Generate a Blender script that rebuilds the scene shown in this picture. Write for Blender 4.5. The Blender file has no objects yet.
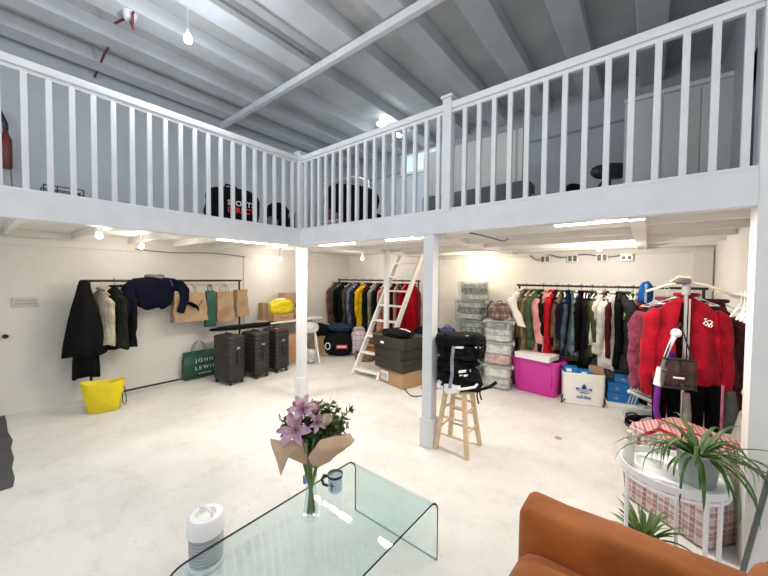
import bpy, bmesh, math, random
from math import pi, sin, cos, radians as R
from mathutils import Vector, Matrix, noise
random.seed(7)
S = bpy.context.scene
COL = S.collection
# ---------------------------------------------------------------- camera
YAW, PITCH, ROLL, FPX, H = R(38.8), R(1.8), R(0.5), 329.0, 1.70
f0 = Vector((-sin(YAW), cos(YAW), 0)); r0 = Vector((cos(YAW), sin(YAW), 0)); u0 = Vector((0, 0, 1))
fw = f0*cos(PITCH) - u0*sin(PITCH); u1 = u0*cos(PITCH) + f0*sin(PITCH)
rt = r0*cos(ROLL) + u1*sin(ROLL); up = u1*cos(ROLL) - r0*sin(ROLL)
EYE = Vector((0, 0, H))
cd = bpy.data.cameras.new('camera'); cam = bpy.data.objects.new('camera', cd); COL.objects.link(cam)
cd.sensor_width = 36; cd.lens = FPX/768*36; cd.clip_start = 0.05; cd.clip_end = 60
cam.matrix_world = Matrix(((rt.x, up.x, -fw.x, EYE.x), (rt.y, up.y, -fw.y, EYE.y), (rt.z, up.z, -fw.z, EYE.z), (0, 0, 0, 1)))
S.camera = cam

def at(px, py, axis, val):
    """point of the world seen at a pixel, on the plane x/y/z = val"""
    d = fw*FPX + rt*(px-384) - up*(py-288)
    i = 'xyz'.index(axis)
    return EYE + d*((val-EYE[i])/d[i])

# ---------------------------------------------------------------- materials
MATS = {}
def mat(key, col, rough=.6, metal=0, n_scale=0, n_amt=0, bump=0, b_scale=40, spec=.5, emis=0, sheen=0, trans=0, col2=None, c2=(.45, .6)):
    if key in MATS: return MATS[key]
    m = bpy.data.materials.new(key); m.use_nodes = True
    nt = m.node_tree; b = nt.nodes['Principled BSDF']
    b.inputs['Base Color'].default_value = (*col, 1); b.inputs['Roughness'].default_value = rough
    b.inputs['Metallic'].default_value = metal; b.inputs['Specular IOR Level'].default_value = spec
    if sheen: b.inputs['Sheen Weight'].default_value = sheen
    if emis:
        b.inputs['Emission Color'].default_value = (*col, 1); b.inputs['Emission Strength'].default_value = emis
    tc = nt.nodes.new('ShaderNodeTexCoord')
    if n_amt or col2:
        n = nt.nodes.new('ShaderNodeTexNoise'); n.inputs['Scale'].default_value = n_scale or 5; n.inputs['Detail'].default_value = 6
        nt.links.new(tc.outputs['Object'], n.inputs['Vector'])
        r = nt.nodes.new('ShaderNodeValToRGB')
        lo = col2 if col2 else tuple(c*(1-n_amt) for c in col)
        r.color_ramp.elements[0].color = (*lo, 1); r.color_ramp.elements[1].color = (*col, 1)
        r.color_ramp.elements[0].position, r.color_ramp.elements[1].position = c2 if col2 else (.35, .62)
        nt.links.new(n.outputs['Fac'], r.inputs['Fac']); nt.links.new(r.outputs['Color'], b.inputs['Base Color'])
    if bump:
        n2 = nt.nodes.new('ShaderNodeTexNoise'); n2.inputs['Scale'].default_value = b_scale; n2.inputs['Detail'].default_value = 4
        nt.links.new(tc.outputs['Object'], n2.inputs['Vector'])
        bp = nt.nodes.new('ShaderNodeBump'); bp.inputs['Strength'].default_value = bump; bp.inputs['Distance'].default_value = .02
        nt.links.new(n2.outputs['Fac'], bp.inputs['Height']); nt.links.new(bp.outputs['Normal'], b.inputs['Normal'])
    MATS[key] = m
    return m
def fabric(rgb, rough=.9):
    rgb = tuple(c**1.28 for c in rgb)
    k = 'fabric_%03d%03d%03d' % tuple(int(c*999) for c in rgb)
    return mat(k, rgb, rough, n_scale=9, n_amt=.4, bump=.35, b_scale=60, spec=.1)
def glassy(key, tint, gl=1.0, ior=1.5, base=.0, rough=.02, diff=None):
    """thin clear sheet: tinted see-through plus mirror by angle, optional milky share"""
    m = bpy.data.materials.new(key); m.use_nodes = True; nt = m.node_tree; nt.nodes.clear()
    o = nt.nodes.new('ShaderNodeOutputMaterial'); t = nt.nodes.new('ShaderNodeBsdfTransparent'); t.inputs[0].default_value = (*tint, 1)
    g = nt.nodes.new('ShaderNodeBsdfGlossy'); g.inputs['Roughness'].default_value = rough; g.inputs['Color'].default_value = (gl, gl, gl, 1)
    lw = nt.nodes.new('ShaderNodeLayerWeight'); lw.inputs[0].default_value = .5
    pw = nt.nodes.new('ShaderNodeMath'); pw.operation = 'POWER'; pw.inputs[1].default_value = 5; nt.links.new(lw.outputs['Facing'], pw.inputs[0])
    f0_ = ((ior-1)/(ior+1))**2
    fr = nt.nodes.new('ShaderNodeMath'); fr.operation = 'MULTIPLY_ADD'; fr.inputs[1].default_value = 1-f0_; fr.inputs[2].default_value = f0_; nt.links.new(pw.outputs[0], fr.inputs[0])
    mx = nt.nodes.new('ShaderNodeMixShader'); nt.links.new(fr.outputs[0], mx.inputs[0]); nt.links.new(t.outputs[0], mx.inputs[1]); nt.links.new(g.outputs[0], mx.inputs[2])
    out = mx
    if diff:
        d = nt.nodes.new('ShaderNodeBsdfDiffuse'); d.inputs[0].default_value = (*diff, 1)
        m2 = nt.nodes.new('ShaderNodeMixShader'); m2.inputs[0].default_value = base
        nt.links.new(mx.outputs[0], m2.inputs[1]); nt.links.new(d.outputs[0], m2.inputs[2]); out = m2
    nt.links.new(out.outputs[0], o.inputs[0]); MATS[key] = m
    return m

WHITE = mat('white_paint', (.78, .775, .76), .55, n_scale=3, n_amt=.06, bump=.15, b_scale=12)
RAILP = mat('railing_paint', (.71, .722, .74), .45, n_scale=6, n_amt=.06, bump=.1, b_scale=25)
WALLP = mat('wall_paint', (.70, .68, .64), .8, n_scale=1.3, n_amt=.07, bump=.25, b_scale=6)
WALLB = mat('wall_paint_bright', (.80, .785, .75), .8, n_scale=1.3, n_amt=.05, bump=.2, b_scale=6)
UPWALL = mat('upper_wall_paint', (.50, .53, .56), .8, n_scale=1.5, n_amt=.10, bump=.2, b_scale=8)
CEILP = mat('ceiling_paint', (.60, .605, .60), .8, n_scale=1.8, n_amt=.16, bump=.25, b_scale=9)
BEAMP = mat('ceiling_beam_paint', (.60, .62, .64), .7, n_scale=2.2, n_amt=.12, bump=.15, b_scale=9)
UNDER = mat('loft_underside_paint', (.82, .80, .76), .8, n_scale=2, n_amt=.1)
BLACK = mat('black_fabric', (.007, .007, .008), .9, bump=.35, b_scale=40, spec=.12)
BLACKM = mat('black_metal', (.025, .022, .022), .4, .4)
BLACKP = mat('black_plastic', (.02, .02, .022), .35)
CHROME = mat('chrome', (.7, .7, .7), .25, 1)
CARD = mat('cardboard', (.42, .26, .145), .85, n_scale=4, n_amt=.12, bump=.1)
KRAFT = mat('kraft_paper', (.43, .29, .17), .85, n_scale=6, n_amt=.25, bump=1.0, b_scale=9)
WPLAS = mat('white_plastic', (.82, .82, .82), .35)
DKGRN = mat('dark_green_paper', (.012, .085, .052), .55, n_scale=5, n_amt=.2, bump=.2)
PRINTW = mat('white_print', (.85, .85, .85), .6)
WOOD = mat('pale_pine', (.72, .52, .33), .5, n_scale=14, n_amt=.15)

def floor_mat():
    m = bpy.data.materials.new('painted_concrete'); m.use_nodes = True; nt = m.node_tree; b = nt.nodes['Principled BSDF']
    tc = nt.nodes.new('ShaderNodeTexCoord')
    def nz(s, d=8, r=.6):
        n = nt.nodes.new('ShaderNodeTexNoise'); n.inputs['Scale'].default_value = s; n.inputs['Detail'].default_value = d; n.inputs['Roughness'].default_value = r
        nt.links.new(tc.outputs['Object'], n.inputs['Vector']); return n
    def ramp(n, p0, p1, c0, c1):
        r = nt.nodes.new('ShaderNodeValToRGB'); e = r.color_ramp.elements
        e[0].position, e[1].position = p0, p1; e[0].color = (*c0, 1); e[1].color = (*c1, 1); nt.links.new(n.outputs['Fac'], r.inputs['Fac']); return r
    base = ramp(nz(.9), .36, .62, (.60, .595, .575), (.735, .725, .70))
    spots = ramp(nz(30, 3), .66, .74, (1, 1, 1), (.55, .52, .50))
    scuff = ramp(nz(3.2, 12, .85), .34, .50, (.80, .78, .75), (1, 1, 1))
    def mul(a, bb, f=1):
        x = nt.nodes.new('ShaderNodeMix'); x.data_type = 'RGBA'; x.blend_type = 'MULTIPLY'; x.inputs[0].default_value = f
        nt.links.new(a, x.inputs[6]); nt.links.new(bb, x.inputs[7]); return x.outputs[2]
    c = mul(mul(base.outputs[0], spots.outputs[0], .8), scuff.outputs[0], .8)
    nt.links.new(c, b.inputs['Base Color'])
    b.inputs['Roughness'].default_value = .5; b.inputs['Specular IOR Level'].default_value = .35
    bp = nt.nodes.new('ShaderNodeBump'); bp.inputs['Strength'].default_value = .3; bp.inputs['Distance'].default_value = .01
    nt.links.new(nz(7).outputs['Fac'], bp.inputs['Height']); nt.links.new(bp.outputs['Normal'], b.inputs['Normal'])
    return m
def plaid_mat(key, base, stripes, scale=14, axes=(0, 2)):
    m = bpy.data.materials.new(key); m.use_nodes = True; nt = m.node_tree; b = nt.nodes['Principled BSDF']
    tc = nt.nodes.new('ShaderNodeTexCoord'); sp = nt.nodes.new('ShaderNodeSeparateXYZ'); nt.links.new(tc.outputs['Object'], sp.inputs[0])
    cur = None
    add = nt.nodes.new('ShaderNodeMath'); add.operation = 'ADD'; nt.links.new(sp.outputs[0], add.inputs[0]); nt.links.new(sp.outputs[1], add.inputs[1])
    for k, (src, (colr, freq, duty, ph)) in enumerate([(s_, st) for st in stripes for s_ in (add.outputs[0], sp.outputs[2])]):
        mu = nt.nodes.new('ShaderNodeMath'); mu.operation = 'MULTIPLY_ADD'; mu.inputs[1].default_value = freq; mu.inputs[2].default_value = ph; nt.links.new(src, mu.inputs[0])
        fr = nt.nodes.new('ShaderNodeMath'); fr.operation = 'FRACT'; nt.links.new(mu.outputs[0], fr.inputs[0])
        lt = nt.nodes.new('ShaderNodeMath'); lt.operation = 'LESS_THAN'; lt.inputs[1].default_value = duty; nt.links.new(fr.outputs[0], lt.inputs[0])
        sc = nt.nodes.new('ShaderNodeMath'); sc.operation = 'MULTIPLY'; sc.inputs[1].default_value = .62; nt.links.new(lt.outputs[0], sc.inputs[0])
        x = nt.nodes.new('ShaderNodeMix'); x.data_type = 'RGBA'; nt.links.new(sc.outputs[0], x.inputs[0])
        if cur is None: x.inputs[6].default_value = (*base, 1)
        else: nt.links.new(cur, x.inputs[6])
        x.inputs[7].default_value = (*colr, 1); cur = x.outputs[2]
    nt.links.new(cur, b.inputs['Base Color']); b.inputs['Roughness'].default_value = .5; MATS[key] = m
    return m

# ---------------------------------------------------------------- geometry helpers
def obj(name, bm, m=None, parent=None, smooth=True, angle=40):
    me = bpy.data.meshes.new(name)
    bm.normal_update(); bm.to_mesh(me); bm.free()
    if m is not None:
        for q in (m if isinstance(m, (list, tuple)) else [m]): me.materials.append(q)
    if smooth:
        me.polygons.foreach_set('use_smooth', [True]*len(me.polygons))
        try: me.set_sharp_from_angle(angle=R(angle))
        except Exception: pass
    o = bpy.data.objects.new(name, me); COL.objects.link(o)
    if parent is not None: o.parent = parent
    return o
def tag(o, label=None, cat=None, group=None, kind=None):
    if label: o['label'] = label
    if cat: o['category'] = cat
    if group: o['group'] = group
    if kind: o['kind'] = kind
    return o
def thing(name, label, cat, loc=(0, 0, 0), rz=0, group=None, rot=None):
    o = bpy.data.objects.new(name, None); COL.objects.link(o); o.empty_display_size = .1
    o.location = loc; o.rotation_euler = rot if rot else (0, 0, rz)
    return tag(o, label, cat, group)
def struct(name, bm, m, parent=None, **k):
    o = obj(name, bm, m, parent, **k)
    if parent is None: o['kind'] = 'structure'
    return o
def NB(): return bmesh.new()
def box(bm, x0, x1, y0, y1, z0, z1, bev=0, seg=2, M=None):
    mt = Matrix.Translation(((x0+x1)/2, (y0+y1)/2, (z0+z1)/2)) @ Matrix.Diagonal((abs(x1-x0), abs(y1-y0), abs(z1-z0), 1))
    if M is not None: mt = M @ mt
    g = bmesh.ops.create_cube(bm, size=1, matrix=mt)
    if bev:
        es = {e for v in g['verts'] for e in v.link_edges}
        bmesh.ops.bevel(bm, geom=list(es), offset=bev, segments=seg, profile=.6, affect='EDGES')
    return bm
def tube(bm, pts, r, n=10, closed=False, cap=True):
    pts = [Vector(p) for p in pts]; rs = r if isinstance(r, (list, tuple)) else [r]*len(pts)
    rings = []; prev = None
    L = len(pts)
    for i, p in enumerate(pts):
        a = pts[i-1] if (i > 0 or closed) else p; b = pts[(i+1) % L] if (i < L-1 or closed) else p
        d = (b-a).normalized() if (b-a).length > 1e-9 else Vector((0, 0, 1))
        if prev is None:
            s = d.cross(Vector((0, 0, 1)))
            if s.length < .05: s = d.cross(Vector((0, 1, 0)))
        else: s = prev - d*prev.dot(d)
        s.normalize(); prev = s; t = d.cross(s)
        rings.append([bm.verts.new(p + (s*cos(2*pi*k/n) + t*sin(2*pi*k/n))*rs[i]) for k in range(n)])
    rr = range(L if closed else L-1)
    for i in rr:
        A, B = rings[i], rings[(i+1) % L]
        for k in range(n): bm.faces.new((A[k], A[(k+1) % n], B[(k+1) % n], B[k]))
    if cap and not closed:
        bm.faces.new(rings[0][::-1]); bm.faces.new(rings[-1])
    return bm
def lathe(bm, prof, n=28, c=(0, 0), cap_b=True, cap_t=False, wob=None):
    rings = []
    for (r, z) in prof:
        rings.append([bm.verts.new((c[0]+r*cos(2*pi*k/n), c[1]+r*sin(2*pi*k/n), z)) for k in range(n)])
    for A, B in zip(rings, rings[1:]):
        for k in range(n): bm.faces.new((A[k], A[(k+1) % n], B[(k+1) % n], B[k]))
    if cap_b: bm.faces.new(rings[0][::-1])
    if cap_t: bm.faces.new(rings[-1])
    return bm
def loft(bm, rings, cap0=True, cap1=True):
    V = [[bm.verts.new(p) for p in r] for r in rings]; n = len(V[0])
    for A, B in zip(V, V[1:]):
        for k in range(n): bm.faces.new((A[k], A[(k+1) % n], B[(k+1) % n], B[k]))
    if cap0: bm.faces.new(V[0][::-1])
    if cap1: bm.faces.new(V[-1])
    return bm
def sheet(bm, grid, th=0):
    V = [[bm.verts.new(p) for p in r] for r in grid]
    fs = [bm.faces.new((V[i][j], V[i][j+1], V[i+1][j+1], V[i+1][j])) for i in range(len(V)-1) for j in range(len(V[0])-1)]
    if th: 
        bm.normal_update()
        bmesh.ops.solidify(bm, geom=fs, thickness=th)
    return bm
def blob(bm, c, s, seed=0, amp=.12, fr=3., sub=3, sq=2.6, flat=None, M=None):
    """a soft stuffed form: rounded-box outline with creases"""
    g = bmesh.ops.create_icosphere(bm, subdivisions=sub, radius=1)
    off = Vector((seed*3.7, seed*1.3, seed*7.1))
    for v in g['verts']:
        p = v.co.normalized()
        k = (abs(p.x)**sq + abs(p.y)**sq + abs(p.z)**sq)**(-1/sq)
        q = p*k
        d = noise.noise(q*fr+off)*amp + abs(noise.noise(q*fr*2.3+off))*amp*.6
        q = q*(1+d)
        q = Vector((q.x*s[0], q.y*s[1], q.z*s[2]))
        if flat is not None and q.z < -flat*s[2]: q.z = -flat*s[2]
        if M is not None: q = M @ q
        v.co = q + Vector(c)
    return bm
def arc(c, r, a0, a1, n=10, ax='xz'):
    out = []
    for i in range(n+1):
        a = a0+(a1-a0)*i/n
        if ax == 'xz': out.append((c[0]+r*cos(a), c[1], c[2]+r*sin(a)))
        elif ax == 'yz': out.append((c[0], c[1]+r*cos(a), c[2]+r*sin(a)))
        else: out.append((c[0]+r*cos(a), c[1]+r*sin(a), c[2]))
    return out
def text(body, size, m, parent, loc, rot, name='lettering', ext=.001, align='CENTER', bold=0, space=1.1):
    cu = bpy.data.curves.new(name, 'FONT'); cu.body = body; cu.size = size; cu.extrude = ext; cu.align_x = align; cu.align_y = 'CENTER'; cu.offset = bold
    cu.space_character = space; cu.materials.append(m)
    tmp = bpy.data.objects.new('tmp', cu); COL.objects.link(tmp)
    dg = bpy.context.evaluated_depsgraph_get(); me = bpy.data.meshes.new_from_object(tmp.evaluated_get(dg)); bpy.data.objects.remove(tmp)
    me.name = name; o = bpy.data.objects.new(name, me); COL.objects.link(o); o.parent = parent; o.location = loc; o.rotation_euler = rot
    return o

# ================================================================= THE ROOM
XL, YB, XR = -6.0, 6.0, .66        # left, back, right walls
PX, PY = -3.80, 2.85               # loft edges
ZB0, ZB1 = 2.13, 2.33              # edge beam
ZC = 4.62
FL = floor_mat()
bm = NB(); box(bm, XL-.1, 4.2, -3.6, YB+.1, -.1, 0); struct('floor', bm, FL, smooth=False)
# bare, unpainted strip of floor by the left frame edge
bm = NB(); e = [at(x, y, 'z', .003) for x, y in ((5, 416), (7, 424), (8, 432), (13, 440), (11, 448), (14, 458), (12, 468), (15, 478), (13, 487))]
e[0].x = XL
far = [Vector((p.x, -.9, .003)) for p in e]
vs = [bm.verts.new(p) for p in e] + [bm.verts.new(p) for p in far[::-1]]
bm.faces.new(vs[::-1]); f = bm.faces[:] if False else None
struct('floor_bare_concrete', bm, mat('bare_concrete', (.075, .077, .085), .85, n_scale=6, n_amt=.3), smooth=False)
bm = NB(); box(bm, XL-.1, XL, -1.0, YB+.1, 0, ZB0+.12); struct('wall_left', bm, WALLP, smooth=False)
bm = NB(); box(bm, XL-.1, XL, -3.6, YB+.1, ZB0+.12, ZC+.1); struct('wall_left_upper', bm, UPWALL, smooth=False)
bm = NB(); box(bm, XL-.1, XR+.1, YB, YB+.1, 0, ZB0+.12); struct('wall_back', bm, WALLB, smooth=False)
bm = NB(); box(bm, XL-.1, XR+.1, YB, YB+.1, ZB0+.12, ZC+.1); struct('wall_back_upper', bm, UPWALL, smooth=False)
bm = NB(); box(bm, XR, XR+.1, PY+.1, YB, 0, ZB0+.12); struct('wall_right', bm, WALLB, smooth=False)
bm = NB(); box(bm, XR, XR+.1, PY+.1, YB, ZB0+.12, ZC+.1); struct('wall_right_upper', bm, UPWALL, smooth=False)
# pillar at the end of the right beam
bm = NB(); box(bm, .475, .95, PY-.035, PY+.14, 0, ZC, .004); struct('wall_pillar', bm, WHITE)
# boxed-in corner and seams on the walls
bm = NB(); box(bm, .46, XR-.02, YB-.05, YB, 0, ZB0); struct('trim_1', bm, WALLP, smooth=False)
bm = NB(); box(bm, XL, XL+.018, 3.20, 3.235, 0, ZB0); struct('trim_2', bm, WALLP, smooth=False)
bm = NB(); box(bm, -3.37, -3.34, YB-.02, YB, 0, ZB0); struct('trim_3', bm, WALLP, smooth=False)
bm = NB(); box(bm, -3.36, XR, YB-.03, YB, ZB0-.06, ZB0+.02, .005); struct('trim_4', bm, WALLP, smooth=False)
bm = NB(); box(bm, XL, XL+.03, .1, YB, ZB0-.07, ZB0+.02, .005); struct('trim_5', bm, WALLP, smooth=False)
bm = NB(); box(bm, XL-.02, XR, YB-.025, YB, 4.02, 4.045); struct('trim_6', bm, mat('grey_line', (.30, .33, .36), .7), smooth=False)

# ceiling
bm = NB(); box(bm, XL-.1, 3.6, -2.6, YB+.1, ZC, ZC+.1); struct('ceiling', bm, CEILP, smooth=False)
XB = [-5.72, -5.05, -4.35, -3.62, -2.92, -2.14, -1.44, -.74, -.04, .66, 1.4, 2.1, 2.8]
for i, x in enumerate(XB):
    bm = NB(); w = .27 if i != 4 else .36
    box(bm, x-w/2, x+w/2, -2.6, YB, 4.44, ZC, .012); struct('ceiling_beam', bm, BEAMP, smooth=False)
# long cross beam above the railing
bm = NB(); box(bm, XL, 1.6, 2.775, 2.845, 4.33, 4.42, .006); struct('ceiling_cross_beam', bm, RAILP, smooth=False)

# loft floor, its beams and joists
bm = NB()
box(bm, XL, PX-.05, -1.0, YB, 2.25, 2.325); box(bm, PX-.05, XR, PY+.05, YB, 2.25, 2.325)
struct('floor_loft', bm, UNDER, smooth=False)
bm = NB(); box(bm, PX-.045, PX+.045, -1.0, PY+.02, ZB0, ZB1, .004); struct('loft_edge_beam', bm, RAILP, smooth=False)
bm = NB(); box(bm, PX+.046, .475, PY-.045, PY+.045, ZB0, ZB1, .004); struct('loft_edge_beam', bm, RAILP, smooth=False)
JW = .05
for y in [3.45, 4.05, 4.65, 5.25, 5.85]:
    bm = NB(); box(bm, PX-.05, XR, y-JW/2, y+JW/2, 2.15, 2.25); struct('loft_joist', bm, UNDER, smooth=False)
for y in [.25, .85, 1.45, 2.05, 2.65]:
    bm = NB(); box(bm, XL, PX-.05, y-JW/2, y+JW/2, 2.17, 2.25); struct('loft_joist', bm, UNDER, smooth=False)
for x in (-3.75, -.08, -1.9):
    bm = NB(); box(bm, x-.05, x+.05, PY+.05, YB, 2.13, 2.25, .003); struct('loft_beam', bm, UNDER, smooth=False)

# posts
def post(x, y, w, z1, base=True):
    bm = NB(); box(bm, x-w/2, x+w/2, y-w/2, y+w/2, 0, z1, .006)
    o = struct('column', bm, RAILP)
    if base:
        bm = NB(); k = w/2+.013; box(bm, x-k, x+k, y-k, y+k, 0, .30, .006); obj('base_sleeve', bm, RAILP, o)
post(PX+.01, PY+.02, .11, ZB0); post(-1.70, PY+.01, .11, ZB0)
post(-3.48, 4.4, .07, 2.15, False)

# railings (each one thing)
def railing(label, side):
    t = thing('balustrade', label, 'railing', (PX, PY, ZB1), 0, 'loft balustrades')
    def bx(name, a0, a1, h0, h1, z0, z1, bev=.004):
        bm = NB()
        if side == 'left': box(bm, h0, h1, a0-PY, a1-PY, z0, z1, bev)
        else: box(bm, a0-PX, a1-PX, h0, h1, z0, z1, bev)
        return obj(name, bm, RAILP, t)
    if side == 'left': A0, A1 = -1.0, PY-.05
    else: A0, A1 = PX+.05, .475
    bx('bottom_rail', A0, A1, -.03, .03, 0, .035)
    bx('top_rail', A0, A1, -.036, .036, .955, 1.02, .012)
    bx('sub_rail', A0, A1, -.018, .018, .925, .955)
    if side == 'left':
        y = 2.72
        while y > -.95:
            bx('baluster', y-.019, y+.019, -.019, .019, .035, .93, .003); y -= .1365
    else:
        x = .42
        while x > PX+.06:
            if abs(x+1.52) > .075: bx('baluster', x-.019, x+.019, -.019, .019, .035, .93, .003)
            x -= .1362
        for nx, n in ((-1.52, 'newel_post'),):
            bx(n, nx-.045, nx+.045, -.045, .045, 0, 1.06, .005); 
            c = bx('newel_cap', nx-.06, nx+.06, -.06, .06, 1.06, 1.085, .006)
    return t
railing('white balustrade along the left loft edge, above the coats and suitcases', 'left')
railing('white balustrade along the right loft edge, with a capped newel midway', 'right')
t = thing('corner_newel', 'white capped newel post where the two loft balustrades meet', 'newel post', (PX, PY, ZB1))
bm = NB(); box(bm, -.048, .048, -.048, .048, 0, 1.06, .005); obj('shaft', bm, RAILP, t)
bm = NB(); box(bm, -.062, .062, -.062, .062, 1.06, 1.085, .006); obj('cap', bm, RAILP, t)

# bright small window high on the back wall
t = struct('window_1', box(NB(), -4.35, -3.30, YB-.04, YB, 3.95, 4.40), WHITE, smooth=False)
bm = NB(); box(bm, -4.30, -3.35, YB-.05, YB-.041, 4.0, 4.35); obj('pane', bm, mat('sky_pane', (.62, .80, .92), .3, emis=.75), t, smooth=False)

# door handle on the left wall, little plaque
t = thing('door_handle', 'small black knob on the white wall at the far left edge of the picture', 'door handle', (XL, .215, .96))
bm = NB(); tube(bm, [(0, 0, 0), (.03, 0, 0)], .012); obj('spindle', bm, BLACKM, t)
bm = NB(); blob(bm, (.045, 0, 0), (.02, .028, .028), 1, .02, 2, 2, 2); obj('knob', bm, BLACKM, t)
bm = NB(); box(bm, XL, XL+.02, .275, .50, 1.30, 1.42, .004)
t = obj('wall_plate', bm, mat('grey_plate', (.56, .54, .50), .6)); tag(t, 'faint grey rectangular plate on the bare white wall beside the black coats', 'wall plate')
bm = NB(); box(bm, XL+.02, XL+.026, .295, .48, 1.33, 1.355); box(bm, XL+.02, XL+.026, .295, .48, 1.375, 1.39); obj('slot', bm, mat('grey_slot', (.42, .40, .38), .6), t)
# sockets on the back wall
for i, (x, lb) in enumerate([(-1.35, 'leftmost of four boxes on the back wall, under the loft'), (-.95, 'second from the left of the four on the back wall'), (-.56, 'third from the left of the four on the back wall'), (-.26, 'rightmost of the four on the back wall, above the crowded rail')]):
    t = thing('socket_box', 'white twin socket box, '+lb, 'socket', (x, YB-.03, 2.03), 0, 'socket boxes on the back wall')
    bm = NB(); box(bm, -.075, .075, -.035, 0, -.06, .06, .006); obj('plate', bm, WPLAS, t)
    for sx in (-.035, .035):
        bm = NB()
        if i != 3: box(bm, sx-.025, sx+.025, -.04, -.035, -.045, .045)
        else: box(bm, sx-.018, sx+.018, -.04, -.035, -.03, .01)
        obj('outlet', bm, mat('socket_dark', (.12, .12, .11), .5), t)
# cables under the loft
def cable(name, pts, r, m, label, cat='cable', sag=True, group=None):
    bm = NB(); P = [Vector(p) for p in pts]; Q = []
    for i in range(len(P)-1):
        p0 = P[max(i-1, 0)]; p1 = P[i]; p2 = P[i+1]; p3 = P[min(i+2, len(P)-1)]
        for k in range(6):
            s = k/6; Q.append(.5*((2*p1)+(p2-p0)*s+(2*p0-5*p1+4*p2-p3)*s*s+(3*p1-p0-3*p2+p3)*s**3))
    Q.append(P[-1]); tube(bm, Q, r, 6)
    return tag(obj(name, bm, m), label, cat, group)
GREYC = mat('grey_cable', (.18, .17, .16), .6)
cable('cable', [at(x, y, 'z', 2.12) for x, y in ((470, 233), (480, 235), (492, 238), (503, 241), (508, 239))], .008, GREYC, 'thin grey cable stapled to the loft underside just right of the stool post')
cable('cable', [(-1.6, YB-.05, 2.10), (-1.45, YB-.05, 2.02), (-1.30, YB-.05, 2.10), (-1.1, YB-.05, 2.05), (-.8, YB-.05, 2.09), (-.5, YB-.05, 2.04), (-.2, YB-.05, 2.08)], .010, GREYC, 'dark cable linking the white socket boxes on the back wall')
cable('cable', [(XL+.06, 1.5, 2.09), (XL+.06, 2.0, 2.07), (XL+.06, 2.6, 2.10), (XL+.06, 3.2, 2.07)], .009, GREYC, 'dark cable running along the top of the left wall above the paper bags')

# ================================================================= LAMPS
def emit(key, c, s): return mat(key, c, .5, emis=s)
LEDM = emit('led_strip', (1, .94, .84), 7); BULBM = emit('bulb_cool', (.86, .93, 1), 60); SPOTM = emit('bulb_warm', (1, .90, .72), 45)
def light(name, kind, loc, energy, color, size=.1, rot=(0, 0, 0), sy=None, parent=None):
    l = bpy.data.lights.new(name, kind); l.energy = energy; l.color = color
    if kind == 'AREA':
        l.size = size
        if sy: l.shape = 'RECTANGLE'; l.size_y = sy
    elif kind != 'SUN': l.shadow_soft_size = size
    o = bpy.data.objects.new(name, l); COL.objects.link(o); o.location = loc; o.rotation_euler = rot
    return o
WARM = (1, .91, .79)
def batten(x, y, ln, rz, label, e):
    t = thing('batten_light', label, 'ceiling light', (x, y, 2.17), rz, 'strip lights under the loft')
    bm = NB(); box(bm, -ln/2, ln/2, -.03, .03, -.01, .03, .004); obj('housing', bm, WPLAS, t)
    bm = NB(); box(bm, -ln/2+.02, ln/2-.02, -.025, .025, -.045, -.01, .01); obj('diffuser', bm, LEDM, t)
    light('strip_light', 'AREA', (x, y, 2.115), e, WARM, ln, (0, 0, rz), .06)
batten(-3.98, 2.28, 1.0, pi/2, 'bright white strip light behind the left loft beam, above the suitcases', 30)
batten(-3.25, 3.02, .7, 0, 'bright white strip light behind the right loft beam, just right of the corner post', 16)
batten(-2.12, 3.02, .6, 0, 'bright white strip light behind the right loft beam, left of the stool post', 20)
batten(-.32, 2.97, .62, 0, 'bright white strip light behind the right loft beam, nearest the white pillar', 34)
def spot(x, y, z, label, e, c=WARM, r=.03):
    t = thing('light_bulb', label, 'light bulb', (x, y, 2.25), 0, 'bare bulbs under the loft')
    bm = NB(); lathe(bm, [(.025, z-2.25+r), (.025, z-2.25+r+.03), (.02, 0)], 12, cap_t=True); obj('lamp_holder', bm, WPLAS, t)
    bm = NB(); lathe(bm, [(.004, z-2.25-r), (r*.8, z-2.25-r*.7), (r, z-2.25), (r*.75, z-2.25+r*.8), (r*.6, z-2.25+r)], 14, cap_t=True); obj('bulb', bm, SPOTM, t)
    light('bulb_light', 'POINT', (x, y, z-r-.03), e, c, .04)
spot(-4.25, .78, 2.09, 'glowing bulb under the left loft, nearest the left side of the picture', 7)
spot(-5.35, 1.42, 2.09, 'glowing bulb under the left loft, above the navy jumper', 8)
spot(-5.55, 3.70, 2.04, 'small glowing bulb under the loft, above the trestle table', 9)
spot(-2.45, 5.45, 2.09, 'glowing bulb under the loft, above the tall stack of clear boxes', 20, (1, .86, .62))
spot(-.50, 5.0, 2.09, 'glowing bulb under the loft, above the crowded back right rail', 30)
spot(-4.6, 5.0, 2.09, 'glowing bulb under the loft, in front of the rack behind the ladder', 18)

# pendant bulb
p = at(188, 39, 'x', -3.42)
t = thing('pendant_bulb', 'bright bare bulb hanging on a thin cord from the ceiling', 'pendant light', (p.x, p.y, 4.44))
zb = p.z-4.44
bm = NB(); lathe(bm, [(.045, 0), (.045, -.02), (.01, -.05)], 16, cap_t=True); obj('ceiling_rose', bm, WPLAS, t)
bm = NB(); tube(bm, [(0, 0, 0), (0, 0, zb+.07)], .005, 6); obj('cord', bm, WPLAS, t)
bm = NB(); tube(bm, [(0, 0, zb+.09), (0, 0, zb+.035)], .017, 12); obj('lamp_holder', bm, WPLAS, t)
bm = NB(); lathe(bm, [(.005, zb-.04), (.028, zb-.028), (.036, zb), (.028, zb+.025), (.017, zb+.045)], 18, cap_t=True); obj('bulb', bm, BULBM, t)
light('pendant_light', 'POINT', (p.x, p.y, p.z-.09), 36, (.86, .93, 1), .05)
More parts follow.
